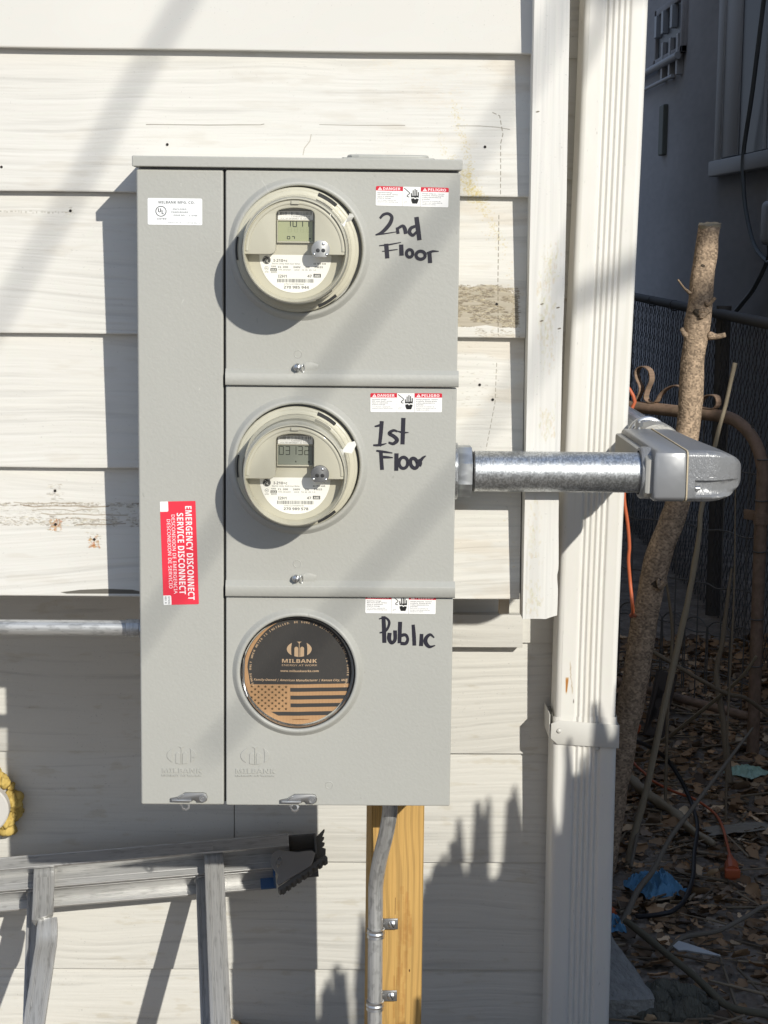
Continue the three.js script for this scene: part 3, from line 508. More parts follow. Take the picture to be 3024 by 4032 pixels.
// ------------------------------------------------------------------ electric meters
const cream = std({ color: lin(0.525, 0.5, 0.395), roughness: 0.42 });
const flangeMat = std({ color: lin(0.54, 0.515, 0.41), roughness: 0.35 });
const glass = phys({ color: 0xffffff, transmission: 1, thickness: 0, roughness: 0.03, ior: 1.5, metalness: 0 });
const blackPlastic = std({ color: lin(0.018, 0.018, 0.018), roughness: 0.5 });
const castGrey = std({ color: lin(0.40, 0.40, 0.39), roughness: 0.4, metalness: 0.6 });
const tagWhite = std({ color: lin(0.74, 0.73, 0.68), roughness: 0.5, side: THREE.DoubleSide });
function digits(x, t, px, py, w, h, gap, lw, col) {                          // seven-segment figures, drawn from (px, py) = top left
  const seg = { 0: 'abcdef', 1: 'bc', 2: 'abged', 3: 'abgcd', 4: 'fgbc', 5: 'afgcd', 6: 'afgedc', 7: 'abc', 8: 'abcdefg', 9: 'abcdfg' };
  x.strokeStyle = col; x.lineWidth = lw; x.lineCap = 'butt';
  [...t].forEach((d, i) => { const X = px + i * (w + gap), L = { a: [0, 0, 1, 0], b: [1, 0, 1, 0.5], c: [1, 0.5, 1, 1], d: [0, 1, 1, 1], e: [0, 0.5, 0, 1], f: [0, 0, 0, 0.5], g: [0, 0.5, 1, 0.5] };
    for (const s of seg[d] ?? '') { const [a, b, c, e] = L[s]; x.beginPath(); x.moveTo(X + a * w, py + b * h); x.lineTo(X + c * w, py + e * h); x.stroke(); } });
}
function nameplate(number, small, code) {
  const [c, x] = canvas(1024, 536), X = (z) => (z - 467) * 1024 / 736, Y = (z) => (z - 829) * 536 / 385, S = (z) => z * 1.391;
  x.fillStyle = '#f1efe6'; x.fillRect(0, 0, 1024, 536); x.fillStyle = '#4a4a46';
  const put = (t, zx, zy, zw, h, bold = true) => { x.font = `${bold ? 'bold ' : ''}${S(h)}px sans-serif`; fit(x, t, X(zx), Y(zy), S(zw)); };
  x.beginPath(); x.arc(X(540), Y(884), S(42), 0, 7); x.fill(); x.strokeStyle = '#e8e6dc'; x.lineWidth = 5; for (let i = 0; i < 4; i++) { x.beginPath(); x.arc(X(540) + Math.cos(i * 1.57 + 0.5) * 34, Y(884) + Math.sin(i * 1.57 + 0.5) * 34, 20, i + 1, i + 3.6); x.stroke(); } x.beginPath(); x.arc(X(540), Y(884), 14, 0, 7); x.stroke();
  x.fillStyle = '#4a4a46'; put('I-210+c', 610, 902, 145, 40); put('Electric Utility Watt-hour Meter', 594, 928, 290, 22, false); put(small, 1018, 925, 130, 22);
  put('1202', 584, 955, 52, 20); put('CL 200', 655, 962, 106, 26); put('240V', 812, 962, 76, 26); put('3W', 936, 962, 46, 26); put('FM2S', 1030, 960, 88, 26);
  put('TYPE 2W3A001', 658, 988, 134, 20, false); put('60HZ', 824, 988, 54, 20, false); put('TA 30  Kh 1.0', 898, 988, 146, 20, false);
  x.lineWidth = 4; x.strokeStyle = '#66665f'; x.beginPath(); x.arc(X(540), Y(968), S(19), 0, 7); x.stroke(); put('UL', 528, 976, 24, 22); put('LISTED', 520, 1010, 42, 14);
  x.fillRect(X(580), Y(966), S(66), S(30)); put('0215', 586, 1014, 58, 18); put('I2H1', 658, 1060, 94, 40); put('47', 958, 1057, 46, 38); x.fillRect(X(1020), Y(1019), S(76), S(37));
  x.fillStyle = '#efede4'; put('USA', 586, 991, 54, 24); put('AMI', 1030, 1049, 56, 30); x.fillStyle = '#4a4a46';
  const R = rng(code); for (let z = 650; z < 1028;) { const w = 2 + Math.floor(R() * 3) * 2.4; x.fillRect(X(z), Y(1073), S(w), S(36)); z += w + 2 + R() * 6; }
  put('CPG12' + number.replace(/ /g, ''), 720, 1132, 205, 18, false); put(number, 715, 1172, 260, 38);
  return asMap(c);
}
function lcd(col, draw) { const [c, x] = canvas(356, 206); x.fillStyle = col; x.fillRect(0, 0, 356, 206); draw(x); return asMap(c); }
function meter(label, [mx, my], o) {
  const t = thing('electric_meter', label, 'electric meter', [mx, my, D], 'electric meters in the panel');
  part('base_ring', crease(turned([[0.0780, -0.012], [0.0884, -0.010], [0.0884, 0.0035], [0.0872, 0.0055], [0.0855, 0.0062], [0.0838, 0.0058], [0.0826, 0.0066], [0.0800, 0.0072], [0.0782, 0.0072]], 96), 0.5), flangeMat, t);
  const slot = (a0, a1, r0, r1) => { const s = new THREE.Shape(); s.absarc(0, 0, r1, a0 * RAD, a1 * RAD, false); s.absarc(0, 0, r0, a1 * RAD, a0 * RAD, true); s.closePath(); part('mounting_slot', plate(s, 0.0016, 0.0002, 1).translate(0, 0, 0.0058), blackPlastic, t); };
  slot(48.5, 69, 0.0815, 0.0868); slot(-68, -48, 0.0826, 0.0868); slot(168, 190, 0.0842, 0.0866);
  const body = part('housing', crease(turned([[0.0772, 0.0], [0.0765, 0.02], [0.0742, 0.06], [0.0722, 0.0845], [0.0712, 0.0960], [0.0700, 0.0968], [0.0694, 0.0955], [0.0672, 0.0730], [0.0665, 0.0705], [0.0, 0.0705]], 96), 0.5), cream, t);
  const h = new THREE.Shape(); h.moveTo(-0.0365, -0.0057); h.quadraticCurveTo(-0.0265, -0.0057, -0.0265, 0.0045); h.lineTo(-0.0265, 0.0475); h.quadraticCurveTo(-0.0262, 0.0535, -0.0205, 0.0552); h.quadraticCurveTo(0, 0.0606, 0.0205, 0.0552); h.quadraticCurveTo(0.0262, 0.0535, 0.0265, 0.0475); h.lineTo(0.0265, -0.0057); h.absarc(0, 0, 0.0699, -0.0817, Math.PI + 0.0817, false); h.closePath();
  const hood = part('hood', crease(plate(h, 0.0235, 0.0016, 3).translate(0, 0, 0.0690), 0.5), cream, t);
  part('hood_rim', new THREE.TorusGeometry(0.0662, 0.0027, 10, 60, Math.PI).scale(1, 1, 0.7).translate(0, -0.001, 0.0922), cream, hood);
  part('seal_tab', rbox(0.0112, 0.0048, 0.004, 0.0006, 0, 0.0652, 0.0944), cream, hood);
  part('display', sheet(roundRect(-0.0243, 0.0126, 0.0238, 0.0400, 0.0006), 0.0742), std({ map: o.lcd, roughness: 0.25 }), t);
  part('display_bezel', crease(merge([span(-0.0256, 0.0256, 0.0104, 0.0124, 0.0705, 0.0765, 0.0004), span(-0.0256, 0.0256, 0.0402, 0.0414, 0.0705, 0.0765, 0.0004), span(-0.0256, -0.0245, 0.0104, 0.0414, 0.0705, 0.076, 0.0003)])), cream, t);
  part('barcode_label', sheet(roundRect(-0.0245, 0.0418, 0.0245, 0.0535, 0.001), 0.0745), std({ map: o.bar, roughness: 0.5 }), t);
  const np = new THREE.Shape(); np.moveTo(-0.05, -0.0062); np.lineTo(0.05, -0.0062); np.bezierCurveTo(0.0505, -0.032, 0.032, -0.0585, 0, -0.0585); np.bezierCurveTo(-0.032, -0.0585, -0.0505, -0.032, -0.05, -0.0062);
  part('nameplate', sheet(np, 0.0712), std({ map: o.plate, roughness: 0.5 }), t);
  const port = new THREE.Shape(); port.absarc(0, 0, 0.0128, -0.94, Math.PI + 0.94, false); port.closePath();
  const op = part('optical_port', crease(plate(port, 0.0125, 0.0008).translate(0.0352, 0.0016, 0.0868), 0.5), o.port, t);
  for (const [x, y, r] of [[-0.0038, -0.0012, 0.0028], [0.0036, -0.0012, 0.0028]]) part('port_lens', turned([[0, 0.0004], [r * 0.8, 0.0006], [r, 0.0]], 18).translate(0.0352 + x, 0.0016 + y, 0.0993), blackPlastic, op);
  for (const [x, y] of [[0.0036, 0.0076], [-0.0088, -0.0063], [0.0083, -0.0066]]) part('port_rivet', turned([[0, 0.0012], [0.0014, 0.001], [0.0021, 0.0]], 14).translate(0.0352 + x, 0.0016 + y, 0.0993), steel, op);
  part('glass_cover', turned([[0.0783, 0.0070], [0.0780, 0.02], [0.0758, 0.06], [0.0730, 0.088], [0.0718, 0.0960], [0.0700, 0.0992], [0.0670, 0.1006], [0.0600, 0.1012], [0, 0.1016]], 96), glass, t);
  const tagGeo = merge(o.tag.map(([a, b, c, d]) => { const g = new THREE.BufferGeometry(); g.setAttribute('position', new THREE.Float32BufferAttribute([...a, ...b, ...c, ...d], 3)); g.setAttribute('uv', new THREE.Float32BufferAttribute([0, 0, 1, 0, 1, 1, 0, 1], 2)); g.setIndex([0, 1, 2, 0, 2, 3]); g.computeVertexNormals(); return g; }));
  part('seal_tag', tagGeo, tagWhite, t);
  return t;
}
const barLabel = (seed) => { const [c, x] = canvas(320, 78), R = rng(seed); x.fillStyle = '#efeee8'; x.fillRect(0, 0, 320, 78); x.fillStyle = '#55554f'; for (let z = 20; z < 300;) { const w = 2 + R() * 5; x.fillRect(z, 6, w, 30); z += w + 2 + R() * 5; } x.font = '17px sans-serif'; fit(x, '12345900 R 238', 120, 54, 170); fit(x, 'FCC ID SK9AMI7  IC 5864A', 24, 73, 270); return asMap(c); };
meter('upper round electric meter beside handwritten 2nd Floor', [-0.0672, 1.4858], {
  lcd: lcd('#a6aa86', (x) => { digits(x, '1017', 92, -6, 36, 62, 26, 9, '#33362c'); digits(x, '07', 96, 158, 26, 26, 22, 8, '#33362c'); x.fillStyle = '#4a4c40'; x.fillRect(316, 170, 22, 18); digits(x, '8888', 104, 66, 34, 46, 30, 5, 'rgba(90,94,74,0.18)'); }),
  bar: barLabel(3), plate: nameplate('270 985 944', '42 762 338', 41), port: castGrey,
  tag: [[[0.0665, 0.0385, 0.055], [0.0715, 0.0455, 0.050], [0.0812, 0.0478, 0.030], [0.0762, 0.0415, 0.034]], [[0.0715, 0.0455, 0.050], [0.0745, 0.0520, 0.046], [0.0790, 0.0515, 0.034], [0.0812, 0.0478, 0.030]], [[0.0665, 0.0385, 0.055], [0.064, 0.034, 0.062], [0.067, 0.031, 0.062], [0.0715, 0.0455, 0.050]]],
});
meter('lower round electric meter beside handwritten 1st Floor', [-0.0662, 1.1745], {
  lcd: lcd('#83877a', (x) => { digits(x, '03132', 14, 14, 42, 86, 24, 8, '#34372f'); x.fillStyle = '#44463d'; x.beginPath(); x.moveTo(176, 182); x.lineTo(186, 160); x.lineTo(196, 182); x.fill(); x.fillRect(312, 166, 22, 20); }),
  bar: barLabel(8), plate: nameplate('270 989 578', '42 762 468', 57), port: std({ color: lin(0.16, 0.16, 0.16), roughness: 0.5, metalness: 0.5 }),
  tag: [[[0.0650, 0.0300, 0.066], [0.0690, 0.0360, 0.062], [0.0860, 0.0385, 0.050], [0.0800, 0.0270, 0.056]], [[0.0690, 0.0360, 0.062], [0.0740, 0.0425, 0.058], [0.0840, 0.0440, 0.050], [0.0860, 0.0385, 0.050]], [[0.0650, 0.0300, 0.066], [0.0690, 0.0360, 0.062], [0.0700, 0.030, 0.058], [0.0685, 0.0225, 0.060]]],
});

// ------------------------------------------------------------------ empty third socket closed with a printed cardboard disc
{
  const S = 1024, K = S / 1332, X = (z) => (z - 159) * K, Y = (z) => (z - 169) * K, [c, x] = canvas(S, S), R = rng(33);
  x.fillStyle = '#b08a63'; x.fillRect(0, 0, S, S);
  for (let i = 0; i < 2600; i++) { x.fillStyle = R() < 0.5 ? `rgba(120,84,48,${R() * 0.14})` : `rgba(226,190,142,${R() * 0.14})`; x.fillRect(R() * S, R() * S, 2 + R() * 14, 1 + R() * 3); }
  for (let i = 0; i < 34; i++) { x.fillStyle = `rgba(110,76,44,${0.05 + R() * 0.05})`; x.fillRect(i * 31 + R() * 4, 0, 9, S); }
  const dark = '#3b3937'; x.fillStyle = dark; x.beginPath(); x.moveTo(X(238), Y(1003)); x.lineTo(X(1600), Y(985)); x.lineTo(X(1600), Y(-60)); x.lineTo(X(700), Y(172)); x.bezierCurveTo(X(430), Y(230), X(210), Y(560), X(205), Y(790)); x.closePath(); x.fill();
  for (let i = 0; i < 1500; i++) { x.fillStyle = `rgba(150,120,90,${R() * 0.09})`; x.fillRect(R() * S, R() * Y(985), 1.5 + R() * 3, 4 + R() * 30); }
  x.fillStyle = '#c4a684'; x.save(); x.translate(X(845), Y(548)); x.scale(K * 300, -K * 300); for (const s of emblem(1)) { x.beginPath(); s.getPoints(6).forEach((p, i) => i ? x.lineTo(p.x, p.y) : x.moveTo(p.x, p.y)); x.fill(); } x.restore();
  x.font = `bold ${64 * K}px sans-serif`; fit(x, 'MILBANK', X(624), Y(722), 440 * K); x.font = `${34 * K}px sans-serif`; fit(x, 'ENERGY AT WORK', X(626), Y(765), 442 * K); x.font = `bold ${36 * K}px sans-serif`; fit(x, 'www.milbankworks.com', X(612), Y(838), 478 * K);
  x.font = `italic bold ${38 * K}px sans-serif`; fit(x, 'Family-Owned | American Manufacturer | Kansas City, MO', X(280), Y(956), 1150 * K);
  x.font = `bold ${34 * K}px sans-serif`; const arcText = 'REMOVE ONLY WHEN METER IS INSTALLED. BE SURE TO REPLACE THIS SNAP-IN COVER WHEN'; [...arcText].forEach((ch, i) => { const a = (200 - i * 2.82) * RAD; x.save(); x.translate(X(845 + Math.cos(a) * 592), Y(812 - Math.sin(a) * 592)); x.rotate(Math.PI / 2 - a); x.fillText(ch, -8 * K, 0); x.restore(); });
  x.fillStyle = dark; for (const [a, y, y2] of [[735, 1040, 1090], [738, 1138, 1188], [740, 1238, 1286]]) { x.beginPath(); x.moveTo(X(a), Y(y)); x.lineTo(X(1500), Y(y - 6)); x.lineTo(X(1500), Y(y2 - 8)); x.lineTo(X(a), Y(y2)); x.fill(); }
  x.beginPath(); x.moveTo(X(495), Y(1348)); x.lineTo(X(1400), Y(1334)); x.lineTo(X(1300), Y(1386)); x.lineTo(X(590), Y(1396)); x.fill();
  x.fillStyle = '#7a5432'; x.beginPath(); x.ellipse(X(865), Y(1440), 112 * K, 6 * K, 0, 0, 7); x.fill();
  x.fillStyle = '#4a3a22'; const star = (cx0, cy0, r) => { x.beginPath(); for (let i = 0; i < 10; i++) { const a = -Math.PI / 2 + i * Math.PI / 5, q = i % 2 ? r * 0.42 : r; x.lineTo(cx0 + Math.cos(a) * q, cy0 + Math.sin(a) * q); } x.fill(); };
  for (let r = 0; r < 9; r++) for (let k = 0; k < 6 - (r % 2); k++) star(X(258 + k * 85 + (r % 2) * 43), Y(1030 + r * 35), 21 * K);
  const ringG = new THREE.RingGeometry(0.0001, 0.0795, 72, 14);
  bend(ringG, (v) => { v.z = 0.0022 - Math.abs(v.x) * 0.05 + (noise(v.x * 60 + 9, v.y * 12 + 9, 701) - 0.5) * 0.0008; });
  const card = tag(shade(new THREE.Group()), 'round cardboard insert with dark printing and flag in bottom socket', 'cardboard disc'); card.name = 'cardboard_disc'; card.position.set(-0.0634, 0.8692, D - 0.009); scene.add(card);
  part('printed_face', ringG, std({ map: asMap(c), roughness: 0.85 }), card);
  part('card_edge', crease(turned([[0.0797, 0], [0.0797, -0.004], [0, -0.004]], 72)), std({ color: lin(0.32, 0.21, 0.11), roughness: 0.9 }), card);
  // spring steel ring that holds the card
  part('snap_ring', crease(turned([[0.0838, 0.004], [0.0838, -0.012], [0.0826, -0.012], [0.0826, 0.004]], 96).translate(-0.0628, 0.8702, D), 0.5), steel, covers[2]);
  const w = [[-0.0775, 0.0345, 0.012], [-0.0782, 0.02, 0.004], [-0.079, 0.0, 0.003], [-0.0782, -0.02, 0.003], [-0.0735, -0.037, 0.009]];
  part('wire_clip', tube(w, 0.0011, 30, 8), steel, card);
}

// ------------------------------------------------------------------ conduits
const [galvCanvas] = pixels(512, 256, (u, v) => {                             // spangled zinc
  const n = noise(u * 150, v * 40, 801), m = noise(u * 80 + 7, v * 60, 802), p = fbm(u * 30, v * 12, 803), e = sstep(0.40, 0.62, 0.55 * n + 0.45 * m);
  const b = 0.42 + e * 0.2 + (p - 0.5) * 0.14; return [b * 0.97, b, b * 1.02];
});
const galvRough = heights(512, 256, (u, v) => 0.28 + 0.25 * fbm(u * 50, v * 20, 804));
const galv = std({ map: asMap(galvCanvas, true, true), metalness: 0.9, roughness: 1, roughnessMap: galvRough });
const [emtCanvas] = pixels(512, 128, (u, v) => { const n = fbm(u * 6, v * 60, 811), s = fbm(u * 30, v * 14, 812), b = 0.52 + (n - 0.5) * 0.3 - sstep(0.48, 0.75, s) * 0.14; return [b, b * 1.005, b * 0.99]; });
const emtMat = std({ map: asMap(emtCanvas, true, true), metalness: 0.55, roughness: 0.42 });
const enamel = std({ color: lin(0.27, 0.275, 0.285), metalness: 0.25, roughness: 0.36, bumpMap: heights(256, 256, (u, v) => 0.7 * fbm(u * 26, v * 26, 821) + 0.3 * noise(u * 120, v * 120, 822)), bumpScale: 0.0009 });
const rawCast = std({ color: lin(0.46, 0.45, 0.42), metalness: 0.5, roughness: 0.6, bumpMap: enamel.bumpMap, bumpScale: 0.001 });
const alongX = (g) => g.rotateY(Math.PI / 2);                                // a turned piece laid along x

const PIPE = { y: 1.1618, z: 0.068, r: 0.0302 };
{
  const t = thing('service_conduit', 'thick galvanized conduit pipe leaving the right side of the panel', 'conduit', [0.165, PIPE.y, PIPE.z]);
  const g = new THREE.CylinderGeometry(PIPE.r, PIPE.r, 0.268, 56, 1, true).rotateZ(-Math.PI / 2).translate(0.166, 0, 0); const u = g.attributes.uv; for (let i = 0; i < u.count; i++) u.setXY(i, u.getY(i) * 1.2, u.getX(i) * 1.6);
  part('pipe', g, galv, t);
  for (const [x0, n] of [[0.0295, 9], [0.285, 9]]) { const prof = []; for (let i = 0; i <= n * 2; i++) prof.push([PIPE.r - 0.0003 - (i % 2 ? 0.0014 : 0), i * 0.0011]); part('thread', crease(alongX(turned(prof, 48)).translate(x0, 0, 0), 0.3), darkSteel, t); }
  const hub = []; for (let i = 0; i < 8; i++) { const a = i / 8 * Math.PI * 2 + 0.39; hub.push([Math.cos(a) * 0.0405, Math.sin(a) * 0.0405]); }
  part('locknut', crease(alongX(plate(poly(hub), 0.0215, 0.0022).translate(0, 0, 0.006)), 0.4), galv, t);
  part('hub_flange', crease(alongX(turned([[0, 0.0065], [0.0415, 0.0065], [0.0425, 0.0055], [0.0425, -0.002], [0, -0.002]], 56)), 0.5), galv, t);
}
{ // elbow: cast body, domed cover on its right, hub to the rear
  const t = thing('conduit_elbow', 'grey cast elbow with domed cover at the end of the thick conduit', 'conduit fitting', [0.505, PIPE.y, PIPE.z]);
  // rounded section in (z, y); the top slopes back like the casting's
  const section = (k) => { const s = new THREE.Shape(), f = 0.052 * k, b = -0.285 * k, h = 0.0375 * k; s.moveTo(b, -h); s.lineTo(f - 0.014, -h); s.quadraticCurveTo(f, -h, f, -h + 0.014); s.lineTo(f, h - 0.007); s.quadraticCurveTo(f, h, f - 0.01, h + 0.0012); s.lineTo(b + 0.02, h + 0.0016); s.quadraticCurveTo(b, h + 0.0016, b, h - 0.016); s.closePath(); return s; };
  const turnUp = (g) => g.rotateY(Math.PI / 2);
  // shape x becomes -z after the turn, so mirror it first
  const mirrored = (s) => poly(s.getPoints(10).map((p) => [-p.x, p.y]).reverse());
  part('body', crease(merge([turnUp(plate(mirrored(section(1)), 0.048, 0.004, 3)).translate(-0.047, 0, 0)]), 0.6), enamel, t);
  part('side_web', crease(turnUp(plate(mirrored(poly([[-0.27, -0.032], [0.02, -0.034], [0.04, -0.026], [0.042, 0.024], [0.02, 0.031], [-0.27, 0.031]])), 0.014, 0.004, 2)).translate(-0.0585, 0, 0), 0.6), rawCast, t);
  part('gasket', crease(turnUp(plate(mirrored(section(1.015)), 0.0022, 0.0003, 1)).translate(0.0006, 0, 0), 0.5), std({ color: lin(0.55, 0.46, 0.32), roughness: 0.8 }), t);
  const base = section(1).getSpacedPoints(260).map((p) => [p.x, p.y]), n = 44, P = [], U = [], I = [], m = base.length;
  for (let i = 0; i <= n; i++) {
    const w = i / n, s = w < 0.3 ? w : 0.3 + 0.7 * Math.sin((w - 0.3) / 0.7 * Math.PI / 2), k = w < 0.3 ? 1 : Math.cos((w - 0.3) / 0.7 * Math.PI / 2), c = [-0.03, 0.0];
    for (const [z, y] of base) {
      const reach = mix(0.0925, 0.066, sstep(0.04, -0.28, z)), x = 0.003 + s * reach, kk = 0.01 + 0.99 * Math.pow(k, 0.95);
      let zz = c[0] + (z - c[0]) * kk; const yy = c[1] + (y - c[1]) * kk;
      if (z > 0.03 && yy > -0.030 && yy < -0.004 && x > 0.014) zz -= 0.0085 * sstep(-0.004, -0.008, yy) * sstep(-0.030, -0.024, yy) * sstep(0.092, 0.078, x) * sstep(0.014, 0.0165, x);   // long groove for the cover screw
      P.push(x, yy, zz); U.push(x * 12, (Math.atan2(y, z) / 6.28 + 0.5) * 2);
    }
  }
  for (let i = 0; i < n; i++) for (let j = 0; j < m - 1; j++) { const a = i * m + j, b = a + m; I.push(a, b, a + 1, b, b + 1, a + 1); }
  const g = new THREE.BufferGeometry(); g.setAttribute('position', new THREE.Float32BufferAttribute(P, 3)); g.setAttribute('uv', new THREE.Float32BufferAttribute(U, 2)); g.setIndex(I); g.computeVertexNormals();
  part('cover', crease(g, 0.75), enamel, t);
  part('cover_screw', crease(rod(V(0.0150, -0.0165, 0.0475), V(0.0215, -0.0165, 0.0475), 0.0035, 0.0035, 14), 0.4), steel, t);
  part('pipe_hub', crease(alongX(turned([[0.033, 0], [0.0375, 0.001], [0.039, 0.004], [0.039, 0.02], [0.03, 0.02]], 48)).translate(-0.0625, 0, 0), 0.5), enamel, t);
  part('rear_hub', crease(turned([[0.030, 0.03], [0.041, 0.03], [0.043, 0.02], [0.043, -0.02], [0.040, -0.03], [0.031, -0.03]], 48).translate(0.014, 0.004, -0.31), 0.5), rawCast, t);
  part('set_bolt', crease(merge([rod(V(-0.02, 0.03, -0.272), V(-0.02, 0.052, -0.272), 0.004, 0.004, 12), rod(V(-0.02, 0.0425, -0.272), V(-0.02, 0.0495, -0.272), 0.0072, 0.0072, 6)]), 0.4), steel, t);
}
{
  const t = thing('rear_conduit', 'galvanized pipe running back from the cast elbow along the house side', 'conduit', [0.5345, 1.1658, -0.255]);
  const g = new THREE.CylinderGeometry(PIPE.r, PIPE.r, 2.0, 40, 1).rotateX(Math.PI / 2).translate(0, 0, -1.0 - 0.005); part('pipe', g, galv, t);
  part('coupling_ring', turned([[0.031, 0.004], [0.0355, 0.003], [0.0365, 0], [0.0355, -0.003], [0.031, -0.004]], 40).translate(0, 0, -0.16), steel, t);
  part('wall_bracket', crease(span(-0.045, -0.028, -0.03, 0.03, -0.74, -0.70, 0.002)), darkSteel, t);
}
{
  const t = thing('branch_conduit', 'thin horizontal metal conduit entering the left side of the panel', 'conduit', [-0.2935, 0.9168, 0.056]);
  const g = new THREE.CylinderGeometry(0.0119, 0.0119, 1.0, 36, 1).rotateZ(Math.PI / 2).translate(-0.5, 0, 0); const u = g.attributes.uv; for (let i = 0; i < u.count; i++) u.setXY(i, u.getY(i) * 3, u.getX(i));
  part('pipe', g, emtMat, t);
  const hex = Array.from({ length: 6 }, (_, i) => [Math.cos(i * Math.PI / 3) * 0.0158, Math.sin(i * Math.PI / 3) * 0.0158]);
  part('connector_nut', crease(alongX(plate(poly(hex), 0.0085, 0.001)).translate(-0.0095, 0, 0), 0.4), steel, t);
  part('connector_sleeve', crease(alongX(turned([[0.0122, 0], [0.0134, 0.001], [0.0134, 0.02], [0.0122, 0.021]], 36)).translate(-0.031, 0, 0), 0.5), emtMat, t);
}
{
  const t = thing('feeder_conduit', 'bent metal conduit dropping from the panel beside the yellow wooden post', 'conduit', [0.06, 0, -0.018]);
  const path = [[0.018, 0.70, 0.062], [0.018, 0.655, 0.062], [0.0182, 0.625, 0.058], [0.013, 0.585, 0.044], [0.004, 0.535, 0.022], [-0.001, 0.49, 0.006], [-0.001, 0.455, 0.001], [-0.0008, 0.40, 0], [0.0, 0.2, 0], [0.001, -0.05, 0]];
  const g = taper(path, [0.0119, 0.0119], 120, 28, 0, 1, 0.4), u = g.attributes.uv; for (let i = 0; i < u.count; i++) u.setXY(i, u.getY(i) * 3, u.getX(i));
  part('pipe', g, emtMat, t);
  part('connector', crease(rod(V(0.018, 0.648, 0.062), V(0.018, 0.672, 0.062), 0.0142, 0.0142, 32), 0.4), steel, t);
  for (const [y, lab] of [[0.4075, 'upper'], [0.2865, 'lower']]) {
    const s = thing('conduit_strap', `one-hole metal strap on the bent conduit, the ${lab} of two on the post`, 'pipe strap', [0.06, y, -0.018], 'straps on the yellow post');
    part('band', crease(turned([[0.0124, -0.008], [0.0142, -0.007], [0.0136, -0.003], [0.0148, 0], [0.0136, 0.003], [0.0142, 0.007], [0.0124, 0.008]], 40).rotateX(Math.PI / 2), 0.5), steel, s);
    part('tab', crease(span(0.011, 0.0355, 0.0, 0.0185, -0.0165, -0.0142, 0.0012)), darkSteel, s);
    const h = part('screw', crease(turned([[0, 0.0036], [0.004, 0.003], [0.0062, 0.0012], [0.0066, 0]], 20).translate(0.026, 0.0092, -0.0142), 0.6), steel, s);
    part('screw_slot', rbox(0.0013, 0.0105, 0.0016, 0.0002).rotateZ(0.5).translate(0.026, 0.0092, -0.0108), blackPlastic, h);
  }
}
// ------------------------------------------------------------------ treated wooden post under the bay
const [postCanvas, px_] = pixels(256, 1024, (u, v) => {
  const w = (noise(u * 3, v * 7, 901) - 0.5) * 0.16, r = 0.5 + 0.5 * Math.sin((u + w) * 46 + noise(u * 5, v * 2.5, 902) * 7), f = noise(u * 120, v * 12, 903), b = 1 - 0.20 * sstep(0.55, 0.95, r) - 0.08 * f + (fbm(u * 5, v * 9, 904) - 0.5) * 0.18;
  return [0.56 * b, 0.345 * b * (0.97 + 0.03 * f), 0.105 * b];
});
{ const R = rng(4); for (let i = 0; i < 240; i++) { const y = 300 + R() * 560, x = 150 + (R() - 0.5) * 60 + Math.sin(y * 0.02) * 12; px_.fillStyle = `rgba(150,96,40,${0.05 + R() * 0.1})`; px_.fillRect(x, y, 3 + R() * 14, 8 + R() * 40); } px_.fillStyle = 'rgba(70,42,16,0.8)'; px_.fillRect(120, 330, 2, 40); px_.beginPath(); px_.ellipse(190, 505, 3, 3.4, 0, 0, 7); px_.fill(); px_.fillStyle = 'rgba(120,78,30,0.7)'; px_.fillRect(120, 776, 70, 2); }
{
  const g = rbox(0.0845, 1.03, 0.134, 0.0018, 0, 0.445, 0, 1), u = g.attributes.uv, p = g.attributes.position, nn = g.attributes.normal;
  for (let i = 0; i < p.count; i++) u.setXY(i, (Math.abs(nn.getX(i)) > 0.6 ? p.getZ(i) : p.getX(i)) / 0.09 + 0.5, (p.getY(i) + 0.03) / 0.72);
  const o = single('wooden_post', crease(g, 0.4), std({ map: asMap(postCanvas, true, true), roughness: 0.72, bumpMap: heights(128, 512, (a, b) => noise(a * 60, b * 8, 911)), bumpScale: 0.0006 }), 'yellow treated timber post standing below the meter panel', 'post', null, [0.0905, 0, -0.108]);
  o.rotation.y = 0.045;
}
